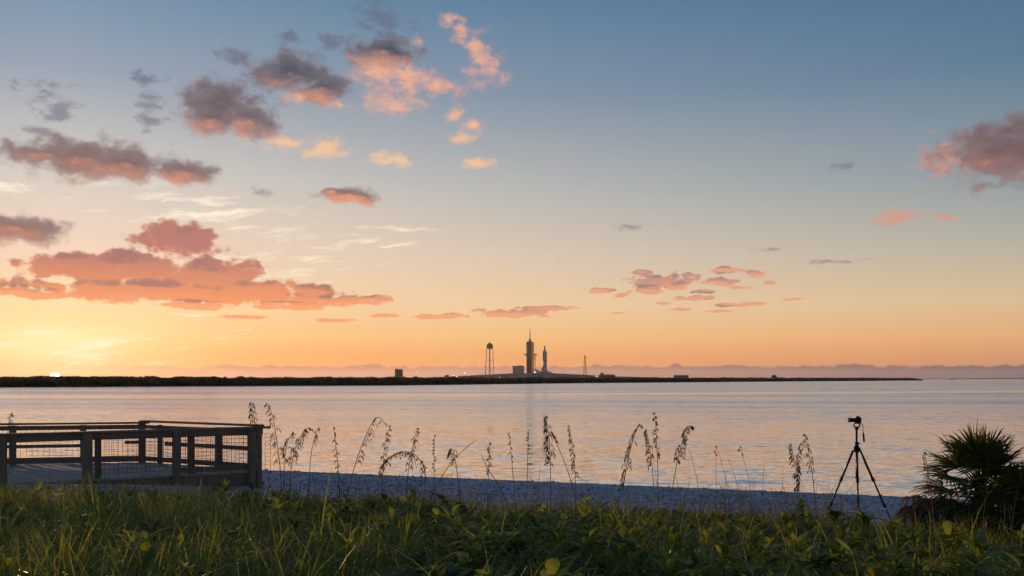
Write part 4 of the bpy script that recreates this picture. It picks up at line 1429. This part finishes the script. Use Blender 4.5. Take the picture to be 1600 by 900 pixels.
    vx = oct_[None, :, 0] * ca[:, None] - oct_[None, :, 1] * sa[:, None]
    vy = oct_[None, :, 0] * sa[:, None] + oct_[None, :, 1] * ca[:, None]
    vv = np.stack([x[:, None] + vx * r[:, None], y[:, None] + vy * r[:, None] * 0.7, z[:, None] + oct_[None, :, 2] * r[:, None]], -1).reshape(-1, 3)
    tri = np.array([(0, 1, 4), (1, 2, 4), (2, 3, 4), (3, 0, 4), (1, 0, 5), (2, 1, 5), (3, 2, 5), (0, 3, 5)])
    ff = ((np.arange(n) * 6)[:, None, None] + tri[None]).reshape(-1, 3)
    o = fast_mesh('beach_shells', vv, ff, M['pebble'], None, False, 3)
    tag(o, 'small grey shells and pebbles strewn over the beach', 'shells', kind='stuff')
planting()

def wrack():
    rg = np.random.default_rng(17)
    x = rg.uniform(-12, 14, 3600); y = rg.uniform(13, 34, 3600)
    s = shore_s(x, y)
    keep = (s > 0.8) & (s < 10.5) & (vnoise(x * 0.7, s * 1.6, 55) > 0.42)
    x, y = x[keep], y[keep]
    o = blades('beach_wrack', x, y, rg.uniform(0.04, 0.16, len(x)), rg.uniform(0.008, 0.022, len(x)), rg.uniform(1.2, 2.6, len(x)), rg.uniform(0, 0.5, len(x)), M['dry'], rg, 4, 0.36, ground_z(x, y) + 0.004)
    tag(o, 'dark twigs and dried wrack strewn over the beach', 'wrack', kind='stuff')
wrack()

# ------------------------------------------------------------------ sea oats and other single stalks
def curve_pts(ctrl, n=12):
    """smooth curve through control points"""
    c = [Vector(p) for p in ctrl]
    c = [c[0] * 2 - c[1]] + c + [c[-1] * 2 - c[-2]]
    out = []
    segs = len(c) - 3
    for i in range(segs):
        p0, p1, p2, p3 = c[i:i + 4]
        for k in range(n):
            t = k / n
            out.append(0.5 * ((2 * p1) + (p2 - p0) * t + (2 * p0 - 5 * p1 + 4 * p2 - p3) * t * t + (3 * p1 - p0 - 3 * p2 + p3) * t ** 3))
    out.append(c[-2])
    return out

def spikelet(vs, fs, tn, c, d, ln, w, side, tv):
    b = len(vs)
    up = d.cross(side).normalized()
    vs += [c, c + d * ln * 0.45 + side * w, c + d * ln * 0.45 + up * w * 0.4, c + d * ln * 0.45 - side * w, c + d * ln * 0.45 - up * w * 0.4, c + d * ln]
    fs += [(b, b + 1, b + 2), (b, b + 2, b + 3), (b, b + 3, b + 4), (b, b + 4, b + 1), (b + 5, b + 2, b + 1), (b + 5, b + 3, b + 2), (b + 5, b + 4, b + 3), (b + 5, b + 1, b + 4)]
    tn += [tv] * 6

def sea_oat(name, label, Y, path, head, dense, droop, leaves, seed, thick=0.0045, cat='grass stalk', group=None, bushy=1.0):
    """path: photograph pixels from low to tip; head: share of the stem that carries seed; droop: -1 left, 1 right, 0 both"""
    rg = random.Random(seed)
    p = [at(x, y, Y + rg.uniform(-.05, .05)) for x, y in path]
    low = p[0]
    dirn = (p[1] - p[0]).normalized()
    zb = gz(low.x, low.y)
    k = max(0.0, (low.z - zb)) / max(0.3, dirn.z)
    foot = low - dirn * k
    foot.z = gz(foot.x, foot.y) - 0.02
    o = thing(name, label, cat, foot, 0, group)
    pts = [q - foot for q in curve_pts([foot] + p, 9)]
    n = len(pts)
    rad = [thick * (1 - 0.6 * (i / (n - 1))) for i in range(n)]
    MB().tube(pts, rad, 5).build('stem', M['green_stem'] if 'green' in label else M['oat_stem'], o, True)
    # arc length
    acc = [0.0]
    for a, b in zip(pts, pts[1:]):
        acc.append(acc[-1] + (b - a).length)
    total = acc[-1]
    def point(t):
        d = t * total
        for i in range(1, n):
            if acc[i] >= d:
                u = (d - acc[i - 1]) / max(1e-6, acc[i] - acc[i - 1])
                return pts[i - 1].lerp(pts[i], u), (pts[i] - pts[i - 1]).normalized()
        return pts[-1], (pts[-1] - pts[-2]).normalized()
    if dense > 0:
        vs, fs, tn = [], [], []
        tw = MB()
        m = int(dense)
        for i in range(m):
            t = 1 - head * (i + rg.random() * 0.6) / m
            c, d = point(min(1.0, t))
            f = (i + 0.5) / m
            sgn = droop if droop else rg.choice((-1, 1))
            if rg.random() < 0.2:
                sgn = -sgn
            o_ = Vector((sgn * rg.uniform(0.35, 1.0), rg.uniform(-.7, .7), rg.uniform(-0.2, 0.55))).normalized()
            bl = (0.025 + 0.055 * min(1, f * 1.6) * (1.2 - 0.5 * f)) * rg.uniform(0.7, 1.2) * bushy
            mid_ = c + o_ * bl * 0.55 + d * bl * 0.35
            end = mid_ + Vector((o_.x * 0.35, o_.y * 0.35, -0.85)) * bl * 0.8
            tw.tube([c, mid_, end], [0.0016, 0.0013, 0.001], 3, False)
            for q in range(4):
                u = 0.25 + 0.25 * q
                s0 = c.lerp(mid_, min(1, u * 1.6)) if u < 0.6 else mid_.lerp(end, (u - 0.6) / 0.4)
                dd = Vector((o_.x * 0.4 + rg.uniform(-.3, .3), rg.uniform(-.4, .4), -0.9)).normalized()
                sd_v = dd.cross(Vector((rg.uniform(-1, 1), rg.uniform(-1, 1), 0.2))).normalized()
                spikelet(vs, fs, tn, s0, dd, rg.uniform(0.030, 0.052) * (0.4 + 0.6 * bushy), rg.uniform(0.0055, 0.010), sd_v, rg.random())
        if m:
            hd = fast_mesh('seed_head', np.array([tuple(v) for v in vs]), np.array(fs), M['oat_head'], np.array(tn), False, 3)
            hd.parent = o
            hd['kind'] = 'stuff'
            tw.build('branchlet', M['oat_stem'], hd)
    for q in range(leaves):
        t = rg.uniform(0.30, 0.62)
        c, d = point(t)
        sgn = rg.choice((-1, 1))
        ln = rg.uniform(0.22, 0.5)
        o_ = Vector((sgn * rg.uniform(0.4, 1), rg.uniform(-.5, .5), 0)).normalized()
        side = o_.cross(Vector((0, 0, 1)))
        vs, fs = [], []
        for k in range(7):
            u = k / 6
            cc = c + o_ * ln * 0.75 * u ** 1.3 + Vector((0, 0, ln * (0.95 * u - 0.95 * u * u)))
            w = 0.0035 * (1 - u ** 1.6) + 0.0003
            vs += [cc - side * w, cc + side * w]
        fs = [(2 * k, 2 * k + 1, 2 * k + 3, 2 * k + 2) for k in range(6)]
        lf = fast_mesh('leaf', np.array([tuple(v) for v in vs]), np.array(fs), M['dry'], np.full(14, rg.random()), True)
        lf.parent = o
    return o

OATS = 'sea oats and seed stalks along the dune'
def oats():
    S = sea_oat
    L_ = [
     # label, Y, path, head, dense, droop, leaves, bushy
     ('tall sea oat standing directly in front of the boardwalk corner post', 13.0, [(402, 800), (402, 740), (400, 680), (393, 628)], 0.22, 16, -1, 1, 1.0),
     ('tall arching sea oat just right of the boardwalk corner, its head drooping left', 12.6, [(441, 800), (438, 735), (430, 672), (424, 645), (417, 630)], 0.42, 15, -1, 1, 1.25),
     ('short sea oat, first of three nodding heads right of the boardwalk', 13.0, [(444, 780), (444, 730), (449, 692), (458, 674)], 0.30, 12, 0, 2, 0.9),
     ('heavy nodding sea oat, middle of three right of the boardwalk', 12.8, [(452, 780), (456, 722), (466, 690), (478, 670), (485, 670)], 0.36, 24, 1, 2, 1.0),
     ('slim sea oat, last of three nodding heads right of the boardwalk', 13.0, [(481, 790), (485, 720), (491, 685), (497, 668)], 0.16, 7, 1, 1, 0.6),
     ('upright spiky stalk alone right of the three nodding sea oats', 12.4, [(532, 800), (528, 730), (524, 690), (521, 667)], 0.40, 10, 0, 1, 0.55),
     ('tall bowed sea oat with long hanging threads left of centre', 12.2, [(536, 800), (552, 736), (568, 690), (582, 660), (592, 652), (602, 662)], 0.42, 11, 1, 0, 1.1),
     ('slender sea oat close right of the tall bowed one', 12.6, [(596, 800), (598, 740), (602, 690), (611, 664)], 0.42, 13, 0, 1, 0.8),
     ('upright feathery sea oat left of the big arched stalk', 12.7, [(634, 800), (637, 745), (644, 700), (652, 669)], 0.38, 16, 1, 2, 0.75),
     ('big arched stalk bent over to the left with a hanging head', 11.2, [(652, 860), (661, 780), (664, 738), (650, 712), (628, 706), (606, 718), (592, 740)], 0.44, 20, -1, 0, 1.0),
     ('straight thin spike between the arched stalk and the long slanting blade', 12.9, [(678, 800), (678, 740), (679, 679)], 0.35, 9, 0, 0, 0.4),
     ('short tangled seed head left of the long slanting blade', 12.5, [(722, 830), (717, 760), (710, 712), (706, 702), (702, 712)], 0.22, 12, -1, 2, 0.8),
     ('thin seed spike standing below the water tower', 12.9, [(761, 800), (763, 745), (765, 692)], 0.32, 10, 0, 2, 0.5),
     ('thin bare stalk, left of two below the launch tower', 12.9, [(806, 800), (801, 735), (795, 674)], 0.28, 7, 0, 0, 0.4),
     ('thin bare stalk, right of two below the launch tower', 12.9, [(823, 800), (824, 735), (826, 672)], 0.20, 4, 0, 0, 0.35),
     ('tall dense sea oat below the rocket', 12.3, [(860, 800), (860, 730), (858, 685), (853, 650)], 0.36, 34, -1, 2, 1.05),
     ('leaning stalk crossing behind the tall dense sea oat', 12.0, [(908, 830), (893, 755), (875, 705), (860, 674)], 0.10, 5, 1, 0, 0.7),
     ('spiky sea oat right of the tall dense one', 12.5, [(899, 800), (899, 745), (895, 700), (889, 664)], 0.42, 17, -1, 1, 0.6),
     ('leaning sea oat with head bent right, leftmost of the right-hand cluster', 12.2, [(971, 800), (975, 755), (982, 715), (992, 678), (1001, 662)], 0.50, 26, -1, 1, 1.05),
     ('short sea oat with a ragged head, second of the right-hand cluster', 12.4, [(1022, 810), (1021, 755), (1016, 705), (1010, 671)], 0.30, 20, -1, 1, 0.9),
     ('tallest straight sea oat of the right-hand cluster', 12.3, [(1028, 800), (1028, 740), (1026, 690), (1023, 644)], 0.34, 13, 0, 2, 0.75),
     ('heavy-headed sea oat leaning right, last of the right-hand cluster', 12.2, [(1044, 800), (1052, 755), (1062, 705), (1073, 670), (1081, 666)], 0.32, 28, 1, 0, 1.0),
     ('sea oat with a brown head, left of three beside the tripod', 12.4, [(1250, 790), (1247, 750), (1240, 715), (1236, 693)], 0.46, 18, -1, 1, 0.8),
     ('sea oat with a brown head, middle of three beside the tripod', 12.4, [(1247, 790), (1245, 750), (1247, 715), (1251, 692)], 0.46, 18, 1, 1, 0.7),
     ('tallest sea oat of three beside the tripod', 12.4, [(1274, 790), (1270, 745), (1263, 705), (1257, 677)], 0.34, 14, 0, 3, 0.85),
     ('slim seed stalk leaning out left of the large palm', 12.2, [(1458, 800), (1453, 755), (1448, 725), (1443, 705)], 0.38, 10, -1, 0, 0.7),
     ('thin curling stalk in front of the left end of the railing', 12.6, [(8, 780), (10, 715), (13, 665), (20, 643)], 0.12, 4, 1, 0, 0.5),
    ]
    for i, (lb, Y, path, head, dense, droop, lv, bushy) in enumerate(L_):
        S('sea_oat', lb, Y, path, head, dense * 1.25, droop, lv, 300 + i, 0.0068, 'sea oat', OATS, bushy)
    B = [('long slanting blade rising to the right, left of centre', 11.6, [(668, 790), (690, 745), (715, 712), (744, 687)], 0.007),
         ('long stem leaning left in front of the beach, below the water tower', 11.4, [(800, 810), (783, 765), (764, 735), (752, 710)], 0.007),
         ('bare leaning stem right of the heavy-headed sea oat', 12.2, [(1096, 800), (1090, 755), (1082, 720), (1075, 700)], 0.0042),
         ('first of four bare thin stems right of the cluster of sea oats', 12.6, [(1119, 800), (1119, 750), (1118, 697)], 0.0042),
         ('second of four bare thin stems right of the cluster of sea oats', 12.6, [(1140, 800), (1135, 755), (1122, 703)], 0.0042),
         ('third of four bare thin stems right of the cluster of sea oats', 12.6, [(1162, 800), (1153, 760), (1137, 714)], 0.0042),
         ('last of four bare thin stems right of the cluster of sea oats', 12.6, [(1177, 800), (1171, 755), (1156, 696)], 0.0046),
         ('short bare stem halfway between the cluster and the tripod', 12.8, [(1192, 800), (1192, 760), (1194, 721)], 0.0038),
         ('bent blade arching over the beach left of the tall dense sea oat', 11.8, [(745, 815), (760, 778), (780, 762), (800, 766)], 0.005),
         ('bent blade arching over the beach right of the tall dense sea oat', 11.8, [(868, 815), (884, 770), (900, 745), (922, 758)], 0.005),
         ('thin stem left of the tall dense sea oat below the rocket', 12.8, [(838, 800), (842, 750), (846, 716)], 0.0035),
         ('thick green stem rising through the grass below the boardwalk middle', 9.5, [(211, 860), (210, 790), (211, 745)], 0.011),
         ('thick green stem rising through the grass below the boardwalk corner', 9.8, [(338, 850), (333, 790), (328, 715)], 0.009)]
    for i, (lb, Y, path, th) in enumerate(B):
        S('grass_stalk', lb, Y, path, 0.1, 3 if i in (3, 6) else 0, 0, 1 if i < 8 else 0, 500 + i, th, 'grass stalk', 'bare single grass stalks along the dune', 0.4)
oats()

# ------------------------------------------------------------------ single leafy plants in the foreground
def leafy_plants():
    prof = ((0.0, 0.05), (0.14, 0.45), (0.34, 0.88), (0.56, 1.0), (0.78, 0.70), (0.93, 0.28), (1.0, 0.02))
    protos = []
    for v in range(4):
        vs = []
        bend = 0.16 + 0.10 * v
        for t, w in prof:
            z = 0.10 * t - bend * t * t
            ww = 0.155 * w * (1 + 0.06 * math.sin(9 * t + v))
            vs += [(t, -ww, z + ww * 0.38), (t, 0, z), (t, ww, z + ww * 0.34)]
        fs = []
        for k in range(len(prof) - 1):
            b = 3 * k
            fs += [(b, b + 1, b + 4, b + 3), (b + 1, b + 2, b + 5, b + 4)]
        tn = np.full(len(vs), 0.42 + 0.15 * v)
        tn[1::3] += 0.12
        o = fast_mesh('leaf', np.array(vs), np.array(fs), M['broad'], tn)
        protos.append(o.data)
        bpy.data.objects.remove(o)
    spots = [(28, 868, 7.3, 'broad-leaved plant in the bottom left corner'),
             (150, 838, 8.0, 'broad-leaved plant in the foreground below the thick boardwalk post'),
             (262, 872, 7.2, 'broad-leaved plant at the bottom below the middle of the boardwalk'),
             (372, 812, 9.0, 'broad-leaved plant below the boardwalk corner post'),
             (468, 862, 7.5, 'broad-leaved plant at the bottom below the three nodding sea oats'),
             (566, 836, 8.0, 'broad-leaved plant below the tall bowed sea oat'),
             (668, 872, 7.2, 'broad-leaved plant at the bottom below the big arched stalk'),
             (765, 838, 8.0, 'broad-leaved plant in the foreground below the water tower'),
             (858, 866, 7.4, 'broad-leaved plant at the bottom below the rocket'),
             (960, 836, 8.2, 'broad-leaved plant in the foreground left of the right-hand sea oat cluster'),
             (1040, 868, 7.3, 'broad-leaved plant at the bottom below the right-hand sea oat cluster'),
             (1150, 838, 8.2, 'broad-leaved plant in the foreground below the four bare thin stems'),
             (1246, 826, 8.8, 'broad-leaved plant in front of the three sea oats beside the tripod'),
             (1310, 850, 8.0, 'broad-leaved plant in front of the left leg of the tripod'),
             (1392, 868, 7.4, 'broad-leaved plant at the bottom in front of the right leg of the tripod'),
             (1500, 874, 7.2, 'broad-leaved plant at the bottom below the large palmetto')]
    rg = random.Random(91)
    for px, py, Y, lb in spots:
        px += rg.uniform(-22, 22)
        Y += rg.uniform(-0.5, 0.7)
        p = at(px, py, Y)
        g0 = gz(p.x, p.y)
        o = thing('leafy_plant', lb, 'plant', (p.x, p.y, g0), rg.uniform(0, 6.28), 'broad-leaved plants in the foreground grass')
        hgt = max(0.12, p.z - g0 - rg.uniform(0.05, 0.20))
        MB().tube([(0, 0, -0.03), (rg.uniform(-.02, .02), rg.uniform(-.02, .02), hgt * 0.6), (0, 0, hgt)], [0.012, 0.010, 0.006], 6).build('stem', M['green_stem'], o)
        n = rg.randint(11, 15)
        for k in range(n):
            lf = link(bpy.data.objects.new('leaf', protos[rg.randrange(4)]))
            lf.parent = o
            f = k / n
            e = R(72 - 62 * f + rg.uniform(-10, 10))
            lf.location = (0, 0, hgt * (1.0 - 0.45 * f))
            lf.rotation_euler = (rg.uniform(-.3, .3), -e, 2.4 * k + rg.uniform(-.3, .3))
            s = rg.uniform(0.13, 0.21) * (0.75 + 0.35 * math.sin(3.1 * min(1, f + 0.15)))
            lf.scale = (s, s, s)
leafy_plants()

# ------------------------------------------------------------------ the evening air
def haze():
    m = bpy.data.materials.new('evening_haze')
    m.use_nodes = True
    t = m.node_tree
    t.nodes.clear()
    out = t.nodes.new('ShaderNodeOutputMaterial')
    pv = t.nodes.new('ShaderNodeVolumePrincipled')
    pv.inputs['Color'].default_value = (0.96, 0.93, 0.92, 1)
    pv.inputs['Density'].default_value = 0.00003
    pv.inputs['Anisotropy'].default_value = 0.45
    t.links.new(pv.outputs[0], out.inputs['Volume'])
    o = MB().box(-15000, 15000, -600, 15000, -6.0, 124.0).build('haze', m)
    tag(o, 'thin evening haze over the water and far shore', 'haze', kind='stuff')
haze()
